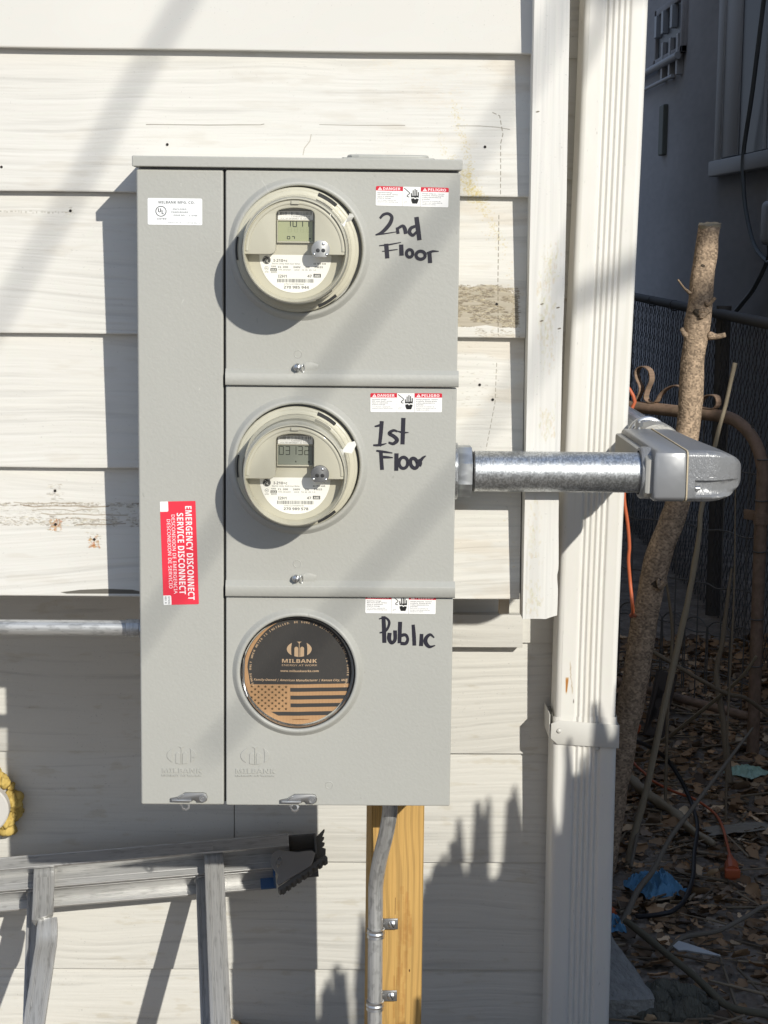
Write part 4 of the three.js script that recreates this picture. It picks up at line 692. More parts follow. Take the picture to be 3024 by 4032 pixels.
// ------------------------------------------------------------------ aluminium extension ladder lying on its edge against the wall
const [aluCanvas] = pixels(512, 256, (u, v) => { const n = fbm(u * 6, v * 140, 921), d = sstep(0.55, 0.8, fbm(u * 22, v * 60, 922)), b = 0.53 + (n - 0.5) * 0.2 - d * 0.13; return [b, b * 0.995, b * 0.975]; });
const alu = std({ map: asMap(aluCanvas, true, true), metalness: 0.55, roughness: 0.42 });
{
  const t = thing('extension_ladder', 'aluminium extension ladder lying on its side against the lower siding', 'ladder', [-0.225, 0.377, -0.42]);
  const Y = V(-0.088, 0.627, -0.773).normalize(), X = V(0.997, 0.0736, -0.0538); X.addScaledVector(Y, -X.dot(Y)).normalize(); const Zn = X.clone().cross(Y);
  t.quaternion.setFromRotationMatrix(new THREE.Matrix4().makeBasis(X, Y, Zn));
  const rail = (x0, x1, pieces) => { const g = crease(merge(pieces.map(([y0, y1, z0, z1]) => span(x0, x1, y0, y1, z0, z1, 0.0007))), 0.5), p = g.attributes.position, u = g.attributes.uv; for (let i = 0; i < p.count; i++) u.setXY(i, p.getX(i) * 2, p.getY(i) * 5 + p.getZ(i) * 5); return g; };
  part('base_rail', rail(-1.25, 0.137, [[0.0305, 0.0330, -0.0235, 0.0235], [0.0157, 0.0406, 0.0212, 0.0238], [-0.0013, 0.0450, -0.0238, -0.0212], [0.0148, 0.0178, 0.0195, 0.0256], [-0.0022, 0.0008, -0.0225, -0.0175], [0.0385, 0.0412, 0.0200, 0.0250], [0.0125, 0.0140, -0.0220, -0.0205]]), alu, t);
  part('fly_rail', rail(-1.25, 0.104, [[0.0073, 0.0096, -0.072, -0.031], [0.001, 0.032, -0.0335, -0.031], [-0.0125, 0.026, -0.0735, -0.0712], [-0.0130, -0.0107, -0.0725, -0.067], [-0.0005, 0.0012, -0.0718, -0.0695]]), alu, t);
  part('base_rail', rail(-1.25, 0.137, [[-0.4630, -0.4605, -0.0235, 0.0235], [-0.472, -0.446, 0.0212, 0.0238], [-0.476, -0.43, -0.0238, -0.0212]]), alu, t);
  part('fly_rail', rail(-1.25, 0.104, [[-0.437, -0.4345, -0.072, -0.031], [-0.455, -0.43, -0.0335, -0.031], [-0.45, -0.42, -0.0735, -0.0712]]), alu, t);
  const dee = (w, d) => { const s = new THREE.Shape(); s.moveTo(-w / 2 + 0.003, d / 2); for (const g of [-0.3, -0.22, 0.22, 0.3]) { s.lineTo(w * g - 0.0009, d / 2); s.lineTo(w * g - 0.0006, d / 2 - 0.0011); s.lineTo(w * g + 0.0006, d / 2 - 0.0011); s.lineTo(w * g + 0.0009, d / 2); } s.lineTo(w / 2 - 0.003, d / 2); s.quadraticCurveTo(w / 2, d / 2, w / 2, d / 2 - 0.003); s.bezierCurveTo(w / 2, -d * 0.1, w * 0.3, -d / 2, 0, -d / 2); s.bezierCurveTo(-w * 0.3, -d / 2, -w / 2, -d * 0.1, -w / 2, d / 2 - 0.003); s.quadraticCurveTo(-w / 2, d / 2, -w / 2 + 0.003, d / 2); return s; };
  const rung = (x, y0, y1, z, w, d) => { const g = new THREE.ExtrudeGeometry(dee(w, d), { depth: y1 - y0, bevelEnabled: false, curveSegments: 10, steps: 24 }).rotateX(-Math.PI / 2); g.applyMatrix4(new THREE.Matrix4().makeScale(1, 1, -1)); const p = g.attributes.position; for (let i = 0; i < p.count; i += 3) { const v = [0, 1, 2].map((k) => [p.getX(i + k), p.getY(i + k), p.getZ(i + k)]); p.setXYZ(i + 1, ...v[2]); p.setXYZ(i + 2, ...v[1]); } return g.translate(x, y0, z); };
  const ruv = (g) => { const p = g.attributes.position, u = g.attributes.uv; for (let i = 0; i < p.count; i++) u.setXY(i, p.getY(i) * 2, p.getX(i) * 6 + p.getZ(i) * 4); return g; };
  part('rung', crease(ruv(rung(0, -0.461, 0.031, 0, 0.0352, 0.026)), 0.5), alu, t);
  // the bent rung: torn across its face, the lower length knocked sideways
  const upper = rung(-0.305, -0.082, 0.031, 0, 0.0375, 0.026), lower = rung(-0.305, -0.461, -0.0815, 0, 0.0375, 0.026);
  bend(upper, (v) => { if (v.y < -0.05) { v.y += (noise(v.x * 160, 2, 931) - 0.5) * 0.006 + (v.x + 0.305) * 0.35; v.z += sstep(-0.05, -0.082, v.y) * 0.003; } });
  bend(lower, (v) => { const s = -0.0815 - v.y; v.x += mix(0.008, -0.013, sstep(0, 0.3, s)) - s * 0.012; v.z -= Math.exp(-((s - 0.045) ** 2) / 0.0004) * 0.006 + 0.004; if (s < 0.02) v.x = -0.297 + (v.x + 0.297) * (0.9 + s * 5); });
  part('bent_rung', crease(ruv(merge([upper, lower])), 0.55), alu, t).userData.label = 'torn and dented ladder rung';
  for (const x of [-0.022, -0.327]) part('fly_rung', crease(ruv(rung(x, -0.436, 0.008, -0.052, 0.03, 0.024)), 0.5), alu, t);
  for (const [x, z] of [[0.0205, 0.004], [-0.2835, 0.004]]) part('rung_flare', new THREE.TorusGeometry(0.0042, 0.0016, 8, 16).rotateX(1.2).translate(x, 0.0255, z + 0.006), alu, t);
  for (const x of [-0.022, -0.327]) part('rung_flare', new THREE.TorusGeometry(0.0165, 0.0022, 8, 24).rotateX(Math.PI / 2).translate(x, 0.004, -0.052), alu, t);
  // pivoting shoe at the foot of the base section
  const shoe = new THREE.Group(); shoe.name = 'shoe'; t.add(shoe);
  const shoeMat = std({ color: lin(0.27, 0.26, 0.25), metalness: 0.3, roughness: 0.5 }), rubber = std({ color: lin(0.11, 0.107, 0.10), roughness: 0.7 });
  const arm = poly([[0.102, -0.020], [0.104, -0.008], [0.109, 0.001], [0.118, 0.0045], [0.132, 0.001], [0.150, -0.0035], [0.168, -0.0025], [0.178, -0.003], [0.183, -0.0086], [0.174, -0.034], [0.113, -0.0685], [0.110, -0.062], [0.114, -0.048], [0.106, -0.034]]);
  const slotHole = new THREE.Path(); slotHole.absellipse(0.1165, -0.022, 0.005, 0.012, 0, Math.PI * 2, true, -0.3); arm.holes.push(slotHole);
  part('shoe_plate', crease(plate(arm, 0.003, 0.0008).translate(0, 0, 0.0275), 0.5), shoeMat, shoe);
  part('shoe_bolt', crease(rod(V(0.117, -0.024, -0.034), V(0.117, -0.024, 0.034), 0.0045, 0.0045, 14), 0.4), shoeMat, shoe);
  const a0 = V(0.113, -0.0745, 0), a1 = V(0.203, -0.0145, 0), ang = Math.atan2(a1.y - a0.y, a1.x - a0.x), L = a0.distanceTo(a1);
  const sole = [rbox(L, 0.008, 0.018, 0.002, L / 2, 0, 0.018)]; for (let i = 0; i < 9; i++) sole.push(rbox(0.0075, 0.004, 0.017, 0.001, 0.008 + i * 0.0118, -0.0042, 0.018));
  part('shoe_tread', crease(merge(sole.map((g) => g.rotateZ(ang).translate(a0.x, a0.y, 0.0))), 0.5), rubber, shoe);
  const claw = poly([[0.183, -0.012], [0.184, 0.04], [0.190, 0.044], [0.2035, 0.0575], [0.2042, 0.055], [0.1985, 0.0405], [0.2022, 0.0402], [0.201, 0.036], [0.1965, 0.0305], [0.2022, 0.0278], [0.201, 0.0235], [0.1955, 0.0185], [0.2032, 0.015], [0.202, 0.004], [0.19, -0.009]]);
  part('shoe_claw', crease(plate(claw, 0.005, 0.0008).translate(0, 0, 0.0), 0.5), rubber, shoe);
  part('shoe_bracket', crease(merge([span(0.120, 0.187, 0.0385, 0.0415, -0.03, 0.018, 0.001), span(0.1835, 0.187, -0.004, 0.041, -0.031, 0.018, 0.001), span(0.120, 0.187, -0.02, 0.041, -0.033, -0.030, 0.001)])), rubber, shoe);
  part('end_cap', crease(merge([span(0.080, 0.107, -0.014, 0.03, -0.0708, -0.066, 0.001), span(0.1045, 0.1085, -0.012, 0.03, -0.0745, -0.029, 0.001)])), std({ color: lin(0.045, 0.11, 0.24), roughness: 0.5 }), t).userData.label = 'blue plastic end cap on the inner rail';
}
// ------------------------------------------------------------------ capped vent pipe sealed with spray foam
{
  const t = thing('vent_pipe', 'round capped white pipe poking out of the lower siding', 'pipe', [-0.6475, 0.4665, -M]);
  part('pipe', crease(turned([[0.038, -0.02], [0.038, 0.045], [0.037, 0.047], [0, 0.047]], 48), 0.5), std({ color: lin(0.66, 0.64, 0.61), roughness: 0.5 }), t);
  part('cap', crease(turned([[0.043, 0.038], [0.045, 0.040], [0.045, 0.058], [0.0425, 0.0605], [0, 0.0605]], 48), 0.5), std({ color: lin(0.62, 0.60, 0.57), roughness: 0.45 }), t);
  const R = rng(61), list = [];
  for (let i = 0; i < 70; i++) { const a = R() * Math.PI * 2, q = 0.042 + 0.008 * noise(a * 3, 3, 941) + R() * 0.005, r = 0.006 + R() * 0.009; list.push(lump(r, i + 5, 0.6, 3, 3.2).scale(1, 1, 1.0).translate(Math.cos(a) * q, Math.sin(a) * q * 1.08, 0.006 + R() * 0.022)); }
  list.push(lump(0.016, 91, 0.5, 2, 2.2).translate(0.034, -0.048, 0.022), lump(0.011, 92, 0.5, 2).translate(0.054, 0.012, 0.016));
  single('spray_foam', merge(list), std({ color: lin(0.58, 0.42, 0.12), roughness: 0.75, bumpMap: heights(128, 128, (u, v) => fbm(u * 12, v * 12, 951)), bumpScale: 0.004 }), 'yellow expanding foam bulging around the capped white pipe', 'foam', null, [-0.6475, 0.4665, -M]);
}

// ------------------------------------------------------------------ neighbour's house: a dark side wall running away on the right
{
  const t = thing('neighbour_house', 'dark shaded house wall beyond the chain link fence', 'house');
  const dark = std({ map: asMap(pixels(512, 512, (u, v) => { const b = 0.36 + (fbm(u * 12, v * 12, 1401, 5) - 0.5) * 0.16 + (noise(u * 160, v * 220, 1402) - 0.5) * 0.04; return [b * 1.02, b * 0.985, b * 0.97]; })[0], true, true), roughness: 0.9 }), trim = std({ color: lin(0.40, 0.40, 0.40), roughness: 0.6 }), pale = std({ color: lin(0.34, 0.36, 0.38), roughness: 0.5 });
  const pane = std({ color: lin(0.03, 0.035, 0.045), roughness: 0.45, metalness: 0.0 });
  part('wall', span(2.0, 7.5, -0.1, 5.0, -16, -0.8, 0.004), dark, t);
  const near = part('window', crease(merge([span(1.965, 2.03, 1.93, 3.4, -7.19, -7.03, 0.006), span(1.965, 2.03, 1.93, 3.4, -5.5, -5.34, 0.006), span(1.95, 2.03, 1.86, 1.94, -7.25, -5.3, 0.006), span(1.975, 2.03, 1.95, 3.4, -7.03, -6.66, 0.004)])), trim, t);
  part('pane', span(1.985, 2.02, 1.95, 3.4, -6.66, -5.5, 0.001), pane, near); part('muntin', span(1.98, 2.02, 1.95, 3.4, -6.1, -6.04, 0.002), trim, near);
  const far = part('window', crease(merge([span(1.97, 2.03, 2.62, 2.66, -9.3, -8.3, 0.004), span(1.97, 2.03, 2.93, 2.97, -9.3, -8.3, 0.004), span(1.97, 2.03, 2.62, 2.97, -9.3, -9.24, 0.004), span(1.97, 2.03, 2.62, 2.97, -8.36, -8.3, 0.004)])), dark, t);
  part('pane', span(1.99, 2.02, 2.66, 2.93, -9.24, -8.36, 0.001), pane, far);
  for (const z of [-9.17, -8.92, -8.6]) part('muntin', span(1.955, 2.02, 2.79, 2.925, z - 0.045, z + 0.03, 0.003), pale, far);
  for (const z of [-8.95, -8.68, -8.42]) part('muntin', span(1.965, 2.02, 2.50, 2.74, z - 0.04, z + 0.02, 0.003), trim, far);
  for (const [y, r, a, b] of [[2.605, 0.022, -11, -8.35], [2.50, 0.012, -11, -8.5]]) part('wall_pipe', rod(V(1.96, y, a), V(1.96, y, b), r, r, 10), trim, t);
  part('vent_plate', span(1.97, 2.02, 2.05, 2.36, -9.02, -8.86, 0.01), std({ color: lin(0.13, 0.14, 0.12), roughness: 0.7 }), t);
  part('meter_box', crease(merge([rbox(0.12, 0.2, 0.16, 0.03, 1.94, 1.6, -5.56), rod(V(1.92, 1.69, -5.6), V(1.92, 1.76, -5.6), 0.02, 0.02, 12)])), trim, t);
}
for (const [path, label] of [[[[1.95, 2.9, -5.95], [1.95, 2.634, -6.052], [1.95, 2.224, -6.224], [1.95, 1.948, -6.37], [1.95, 1.791, -6.341], [1.95, 1.655, -6.253], [1.95, 1.5, -6.04], [1.95, 1.427, -5.745], [1.94, 1.45, -5.6]], 'grey cable hanging slack down the dark neighbouring wall'], [[[1.95, 1.17, -6.42], [1.95, 1.217, -6.267], [1.95, 1.304, -6.004], [1.95, 1.438, -5.747], [1.92, 1.5, -5.6]], 'short grey cable looping up to the box on the dark wall']])
  single('wall_cable', tube(path, 0.011, 60, 8), std({ color: lin(0.12, 0.13, 0.13), roughness: 0.6 }), label, 'cable');

// ------------------------------------------------------------------ chain link fence along the property line, and a rusty scrolled gate standing open
const rust = (() => { const [c] = pixels(128, 512, (u, v) => { const n = fbm(u * 8, v * 60, 1001), m = sstep(0.5, 0.62, fbm(u * 20, v * 70, 1002)); const b = 0.15 + n * 0.13; return [b * (1.5 - m * 0.2), b * (1.02 - m * 0.1), b * (0.74 - m * 0.1)]; }); return std({ map: asMap(c, true, true), roughness: 0.8, metalness: 0.15 }); })();
const wireMat = std({ color: lin(0.17, 0.165, 0.155), roughness: 0.7, metalness: 0.4 });
{
  const t = thing('chain_link_fence', 'tall chain link fence with pipe top rail before the dark house', 'fence', [1.5, 0, 0]);
  const fm = std({ color: lin(0.13, 0.125, 0.12), roughness: 0.75, metalness: 0.4 });
  part('top_rail', rod(V(0, 1.224, -2.0), V(0, 1.235, -9.5), 0.021, 0.021, 12), fm, t);
  for (const z of [-2.0, -4.6, -7.1, -9.5]) part('post', rod(V(0.02, -0.05, z), V(0.02, 1.26, z), 0.03, 0.03, 12), fm, t);
  for (const z of [-4.95, -5.6, -6.2]) part('tie_band', new THREE.TorusGeometry(0.023, 0.003, 6, 16).translate(0, 1.226, z), fm, t);
  const P = [], I = [], s = 0.062, w = 0.0014, seg = (a, b, o) => { const k = P.length / 3; P.push(o, a[1] - w, a[0], o, a[1] + w, a[0], o, b[1] + w, b[0], o, b[1] - w, b[0], o + 2 * w, a[1], a[0], o + 2 * w, b[1], b[0]); I.push(k, k + 1, k + 2, k, k + 2, k + 3, k + 1, k + 4, k + 5, k + 1, k + 5, k + 2, k, k + 5, k + 4, k, k + 3, k + 5); };
  for (let c = 0; c * s < 7.4; c++) for (let r = 0; r < 38; r++) { const z = -2.03 - c * s, y = 0.03 + r * s / 2, d = (r + 0) % 2 ? 1 : -1; seg([z + d * s / 4, y], [z - d * s / 4, y + s / 2], (c % 2) * 0.003); seg([z + s / 2 - d * s / 4, y], [z + s / 2 + d * s / 4, y + s / 2], 0.004); }
  const g = new THREE.BufferGeometry(); g.setAttribute('position', new THREE.Float32BufferAttribute(P, 3)); g.setIndex(I); const f = g.toNonIndexed(); f.computeVertexNormals(); part('wire_mesh', f, fm, t).userData.kind = 'stuff';
}
{
  const t = thing('garden_gate', 'rusty pipe garden gate with scrolled ironwork on its top rail', 'gate', [1.233, 0, -2.4676]); t.rotation.y = -Math.atan2(0.796, 0.605);
  const arc = []; for (let i = 0; i <= 8; i++) { const a = Math.PI / 2 - i / 8 * Math.PI / 2; arc.push([-0.19 + Math.cos(a) * 0.165, 0.835 + Math.sin(a) * 0.165, 0]); }
  part('frame', taper([[-0.95, 0.1, 0], [-0.95, 0.6, 0], [-0.95, 0.93, 0], [-0.90, 1.0, 0], [-0.7, 1.0, 0], [-0.4, 1.001, 0], ...arc, [-0.025, 0.6, 0], [-0.022, 0.2, 0], [-0.02, -0.05, 0]], [0.0185, 0.0185], 150, 14, 0.02, 3), rust, t);
  part('bottom_bar', rod(V(-0.95, 0.12, 0), V(-0.02, 0.12, 0), 0.014, 0.014, 12), rust, t);
  const strip = (list) => { const c = new THREE.CatmullRomCurve3(list.map(([x, y]) => V(x, y, 0))), n = 60, P = [], I = [], h = 0.011; for (let i = 0; i <= n; i++) { const p = c.getPoint(i / n), q = c.getTangent(i / n), nx = -q.y * 0.0015, ny = q.x * 0.0015; P.push(p.x + nx, p.y + ny, -h, p.x + nx, p.y + ny, h, p.x - nx, p.y - ny, h, p.x - nx, p.y - ny, -h); if (i < n) for (let j = 0; j < 4; j++) { const a = i * 4 + j, b = i * 4 + (j + 1) % 4; I.push(a, b, a + 4, b, b + 4, a + 4); } } const g = new THREE.BufferGeometry(); g.setAttribute('position', new THREE.Float32BufferAttribute(P, 3)); g.setAttribute('uv', new THREE.Float32BufferAttribute(P.filter((_, i) => i % 3 < 2).map((v) => v * 3), 2)); g.setIndex(I); return crease(g, 0.6); };
  part('scroll', strip([[-0.545, 1.005], [-0.534, 1.02], [-0.516, 1.058], [-0.535, 1.093], [-0.536, 1.114], [-0.511, 1.128], [-0.481, 1.117], [-0.474, 1.089], [-0.488, 1.06], [-0.495, 1.031], [-0.477, 1.019], [-0.452, 1.022], [-0.43, 1.05], [-0.403, 1.069], [-0.371, 1.079], [-0.34, 1.07], [-0.32, 1.045]]), rust, t);
  part('scroll', strip([[-0.30, 1.03], [-0.268, 1.021], [-0.245, 1.0195], [-0.215, 1.022], [-0.203, 1.037], [-0.210, 1.056], [-0.235, 1.060], [-0.262, 1.048], [-0.274, 1.03]]), rust, t);
  const wavy = (y, seed, r = 0.0023) => tube(Array.from({ length: 26 }, (_, i) => [-0.95 + i * 0.0365, y + (noise(i * 0.9, seed, 1011) - 0.5) * 0.014, (i % 2) * 0.003]), r, 100, 5);
  [[0.845, 1], [0.657, 2], [0.49, 3], [0.345, 4], [0.22, 5]].forEach(([y, s]) => part('wire', wavy(y, s), wireMat, t));
  for (let i = 0; i < 10; i++) { const x = -0.9 + i * 0.092; part('wire', tube([[x, 0.12, 0], [x + 0.004, 0.4, 0.003], [x - 0.003, 0.7, 0], [x, 0.99, 0]], 0.0021, 30, 5), wireMat, t); }
  for (let i = 0; i < 10; i++) { const x = -0.9 + i * 0.092; part('wire_loop', tube(Array.from({ length: 13 }, (_, k) => { const a = k / 12 * Math.PI; return [x - Math.cos(a) * 0.05, 0.335 + Math.sin(a) * 0.05 - (k === 0 || k === 12 ? 0.18 : 0), 0.004]; }), 0.0022, 44, 5), wireMat, t); }
  for (const y of [0.89, 0.77, 0.62, 0.42, 0.28]) part('wire_tie', new THREE.TorusGeometry(0.0205, 0.002, 6, 18).rotateX(Math.PI / 2 + 0.1).translate(-0.023, y, 0), wireMat, t);
  part('hinge_band', crease(merge([turned([[0.0195, -0.016], [0.0225, -0.016], [0.0225, 0.016], [0.0195, 0.016]], 28).rotateX(Math.PI / 2).translate(-0.024, 0.715, 0), rbox(0.045, 0.03, 0.004, 0.001, -0.062, 0.722, 0.006)]), 0.5), rust, t);
}

// ------------------------------------------------------------------ cut tree trunk and saplings
const barkMap = (() => { const [c] = pixels(256, 1024, (u, v) => { const n = fbm(u * 14, v * 70, 1101, 5), f = sstep(0.5, 0.62, noise(u * 46, v * 330, 1102)), k = sstep(0.55, 0.75, noise(u * 30, v * 210 + 5, 1103)); const b = 0.27 + n * 0.14 - f * 0.13 + k * 0.12; return [b * 1.14, b * 0.84, b * 0.58]; }); return asMap(c, true, true); })();
const barkBump = heights(256, 1024, (u, v) => 0.6 * noise(u * 46, v * 330, 1102) + 0.4 * fbm(u * 14, v * 110, 1104));
const bark = std({ map: barkMap, bumpMap: barkBump, bumpScale: 0.0018, roughness: 0.9 });
const twigBark = std({ color: lin(0.24, 0.19, 0.13), roughness: 0.9 }), greyTwig = std({ color: lin(0.18, 0.155, 0.12), roughness: 0.92 }), paleTwig = std({ color: lin(0.36, 0.30, 0.21), roughness: 0.85 });
{
  const t = thing('cut_tree', 'slender tree trunk sawn off at the top behind the cast elbow', 'tree');
  const path = [[0.804, 1.540, -1.3], [0.795, 1.458, -1.3], [0.787, 1.336, -1.3], [0.777, 1.244, -1.3], [0.775, 1.12, -1.3], [0.764, 1.016, -1.3], [0.752, 0.914, -1.3], [0.715, 0.802, -1.3], [0.694, 0.687, -1.3], [0.679, 0.574, -1.3], [0.662, 0.458, -1.3], [0.645, 0.36, -1.3], [0.623, 0.216, -1.3], [0.603, 0.087, -1.3], [0.58, -0.06, -1.3]];
  const g = taper(path, [0.0245, 0.0248, 0.0288, 0.0258, 0.0268, 0.0272, 0.0276, 0.0288, 0.0292, 0.0298, 0.0302, 0.031, 0.033, 0.038, 0.046], 150, 24, 0.11, 7), u = g.attributes.uv; for (let i = 0; i < u.count; i++) u.setXY(i, u.getX(i), u.getY(i) * 1.1);
  part('trunk', g, bark, t);
  part('sawn_face', crease(bend(new THREE.CylinderGeometry(0.0252, 0.0248, 0.009, 22, 2).rotateZ(0.09).rotateX(0.16), (v) => { v.y += (noise(v.x * 120 + 5, v.z * 120 + 5, 1111) - 0.5) * 0.005; v.x *= 1 + (noise(v.y * 300, v.z * 90, 1112) - 0.5) * 0.1; }).translate(0.804, 1.541, -1.3), 0.5), std({ color: lin(0.33, 0.28, 0.20), roughness: 0.95 }), t);
  for (const [a, b, r] of [[[0.765, 1.393, -1.29], [0.733, 1.424, -1.27], 0.0026], [[0.762, 1.30, -1.29], [0.746, 1.316, -1.28], 0.006], [[0.81, 1.30, -1.29], [0.842, 1.304, -1.27], 0.006], [[0.80, 1.37, -1.275], [0.815, 1.385, -1.262], 0.004], [[0.715, 0.742, -1.275], [0.728, 0.752, -1.268], 0.009], [[0.79, 1.352, -1.275], [0.788, 1.346, -1.262], 0.008]])
    part('branch_stub', taper([a, [(a[0] + b[0]) / 2, (a[1] + b[1]) / 2 - 0.003, (a[2] + b[2]) / 2], b], [r * 1.8, r, r * 0.8], 8, 8, 0.25, 5), bark, t);
}
{
  const t = scene.getObjectByName('cut_tree'), knot = std({ color: lin(0.09, 0.07, 0.05), roughness: 0.95, bumpMap: barkBump, bumpScale: 0.003 });
  for (const [x, y, z, r] of [[0.784, 1.352, -1.2745, 0.011], [0.708, 0.745, -1.276, 0.012], [0.79, 1.455, -1.279, 0.006], [0.768, 1.06, -1.275, 0.008]]) part('knot', lump(r, Math.round(y * 100), 0.5, 3, 2.4).scale(1.2, 0.9, 0.55).translate(x, y, z), knot, t);
}
const stick = (name, label, path, radii, m, bump = 0.12, n = 60) => single(name, taper(path, radii, n, 8, bump, path.length), m, label, name === 'sapling' ? 'sapling' : 'stick', name === 'sapling' ? null : null);
stick('sapling', 'thin grey sapling stem leaning past the sawn trunk', [[0.919, 1.227, -1.52], [0.912, 1.19, -1.52], [0.9, 1.126, -1.52], [0.883, 1.051, -1.52], [0.853, 0.883, -1.52], [0.85, 0.828, -1.52], [0.841, 0.75, -1.52], [0.829, 0.668, -1.52], [0.817, 0.597, -1.52], [0.799, 0.5, -1.52], [0.781, 0.403, -1.52], [0.747, 0.21, -1.52], [0.718, 0.083, -1.52], [0.698, -0.03, -1.52]], [0.0055, 0.0045, 0.005, 0.0062, 0.0066, 0.007, 0.0072, 0.0078, 0.0088, 0.0098], paleTwig, 0.16, 90);
stick('branch', 'pale stick slanting up across the wire gate', [[0.895, 0.03, -2.41], [0.92, 0.079, -2.36], [0.952, 0.125, -2.3], [1.04, 0.285, -2.1], [1.074, 0.363, -2.0], [1.097, 0.427, -1.95]], [0.005, 0.006, 0.006, 0.005, 0.0045, 0.0035], paleTwig);
stick('branch', 'brown cane slanting down behind the saplings', [[0.78, 0.475, -1.88], [0.815, 0.448, -1.9], [1.017, 0.32, -2.0], [1.123, 0.266, -2.1], [1.28, 0.12, -2.2], [1.33, 0.0, -2.25]], [0.004, 0.0055, 0.006, 0.006, 0.006], twigBark);
stick('branch', 'long dark stick leaning over the leaf litter near the blue rag', [[1.036, 0.3, -1.695], [0.951, 0.26, -1.556], [0.832, 0.19, -1.386], [0.767, 0.14, -1.311], [0.713, 0.09, -1.224], [0.672, 0.06, -1.176], [0.618, 0.02, -1.057]], [0.003, 0.0045, 0.0055, 0.006, 0.007, 0.008], greyTwig);
stick('branch', 'thick bare branch lying in front of the rubble', [[0.615, 0.062, -0.985], [0.625, 0.06, -0.97], [0.678, 0.05, -0.834], [0.725, 0.04, -0.714], [0.76, 0.032, -0.612], [0.831, 0.03, -0.573], [0.95, 0.02, -0.56]], [0.007, 0.0075, 0.0075, 0.0078, 0.008, 0.0082, 0.008], std({ color: lin(0.14, 0.125, 0.085), roughness: 0.9 }));
stick('branch', 'crooked brown branch lying beside the white shard', [[0.67, 0.025, -0.87], [0.694, 0.03, -0.898], [0.736, 0.04, -0.948], [0.809, 0.05, -0.96], [0.88, 0.06, -1.014], [0.93, 0.07, -1.055], [1.02, 0.05, -1.15]], [0.004, 0.005, 0.0055, 0.0055, 0.005, 0.004], greyTwig);
stick('branch', 'forked dry twig standing before the gate post', [[1.06, 0.05, -2.05], [1.05, 0.2, -2.1], [1.035, 0.33, -2.15], [1.05, 0.42, -2.16], [1.065, 0.55, -2.18], [1.075, 0.62, -2.19]], [0.011, 0.009, 0.0085, 0.0065, 0.005, 0.003], twigBark);
stick('branch', 'thin dry shoot behind the leaning sapling', [[0.86, 0.02, -1.9], [0.862, 0.3, -1.92], [0.868, 0.5, -1.93], [0.845, 0.66, -1.94], [0.838, 0.78, -1.95]], [0.004, 0.0045, 0.004, 0.0035, 0.0025], twigBark);
stick('branch', 'short grey stick under the sapling near the gate foot', [[0.70, 0.02, -1.45], [0.755, 0.16, -1.6], [0.83, 0.36, -1.8]], [0.005, 0.0045, 0.004], greyTwig);
stick('branch', 'splintered pale branch half buried in the leaf litter', [[0.80, 0.03, -2.2], [0.83, 0.035, -2.0], [0.87, 0.034, -1.85], [0.89, 0.03, -1.72], [0.93, 0.03, -1.6]], [0.012, 0.014, 0.013, 0.011, 0.007], paleTwig, 0.4);
stick('branch', 'thin upright weed stalk close to the gate wires', [[1.0, 0.02, -1.8], [1.0, 0.3, -1.82], [1.005, 0.62, -1.83], [1.0, 0.9, -1.84]], [0.003, 0.0028, 0.0025, 0.0015], twigBark);

// ------------------------------------------------------------------ cords and scraps on the ground behind the house
const orange = std({ color: lin(0.52, 0.12, 0.045), roughness: 0.5 });
{
  const t = thing('power_cord', 'orange extension cord trailing over the leaf litter to its plug', 'cord');
  part('cord', tube([[0.506, 2.3, -0.9], [0.508, 1.6, -0.9], [0.53, 1.3, -0.87], [0.577, 1.2, -0.85], [0.574, 1.17, -0.85], [0.568, 1.058, -0.85], [0.564, 1.002, -0.85], [0.573, 0.946, -0.85], [0.578, 0.899, -0.85], [0.577, 0.871, -0.85], [0.582, 0.824, -0.85], [0.589, 0.767, -0.85], [0.622, 0.71, -1.08], [0.688, 0.63, -1.4], [0.70, 0.47, -1.5], [0.72, 0.36, -1.58], [0.736, 0.327, -1.6], [0.727, 0.31, -1.6], [0.71, 0.24, -1.7], [0.76, 0.16, -2.0], [0.84, 0.045, -2.4], [0.839, 0.034, -2.307], [0.855, 0.034, -2.192], [0.864, 0.034, -2.125], [0.905, 0.034, -2.026], [0.944, 0.034, -1.968], [0.967, 0.034, -1.894], [0.979, 0.034, -1.811], [0.973, 0.036, -1.701], [0.957, 0.038, -1.574], [0.942, 0.04, -1.46]], 0.0037, 340, 8), orange, t);
  part('socket', crease(merge([taper([[0.943, 0.04, -1.475], [0.938, 0.042, -1.44], [0.931, 0.044, -1.40], [0.922, 0.044, -1.345]], [0.007, 0.009, 0.0165, 0.018], 14, 12), rbox(0.036, 0.022, 0.012, 0.003, 0.9215, 0.044, -1.342)]), 0.5), orange, t);
}
single('black_cord', tube([[0.55, 0.31, -1.5], [0.665, 0.3, -1.578], [0.742, 0.26, -1.712], [0.815, 0.2, -1.859], [0.866, 0.15, -1.935], [0.902, 0.1, -1.934], [0.922, 0.06, -1.92], [0.926, 0.04, -1.862], [0.911, 0.036, -1.719], [0.862, 0.036, -1.503], [0.828, 0.036, -1.338], [0.785, 0.034, -1.2], [0.746, 0.034, -1.126], [0.712, 0.03, -1.111], [0.66, 0.02, -1.12]], 0.0055, 120, 8), std({ color: lin(0.02, 0.02, 0.022), roughness: 0.5 }), 'black cord curling over the ground beside the orange one', 'cord');
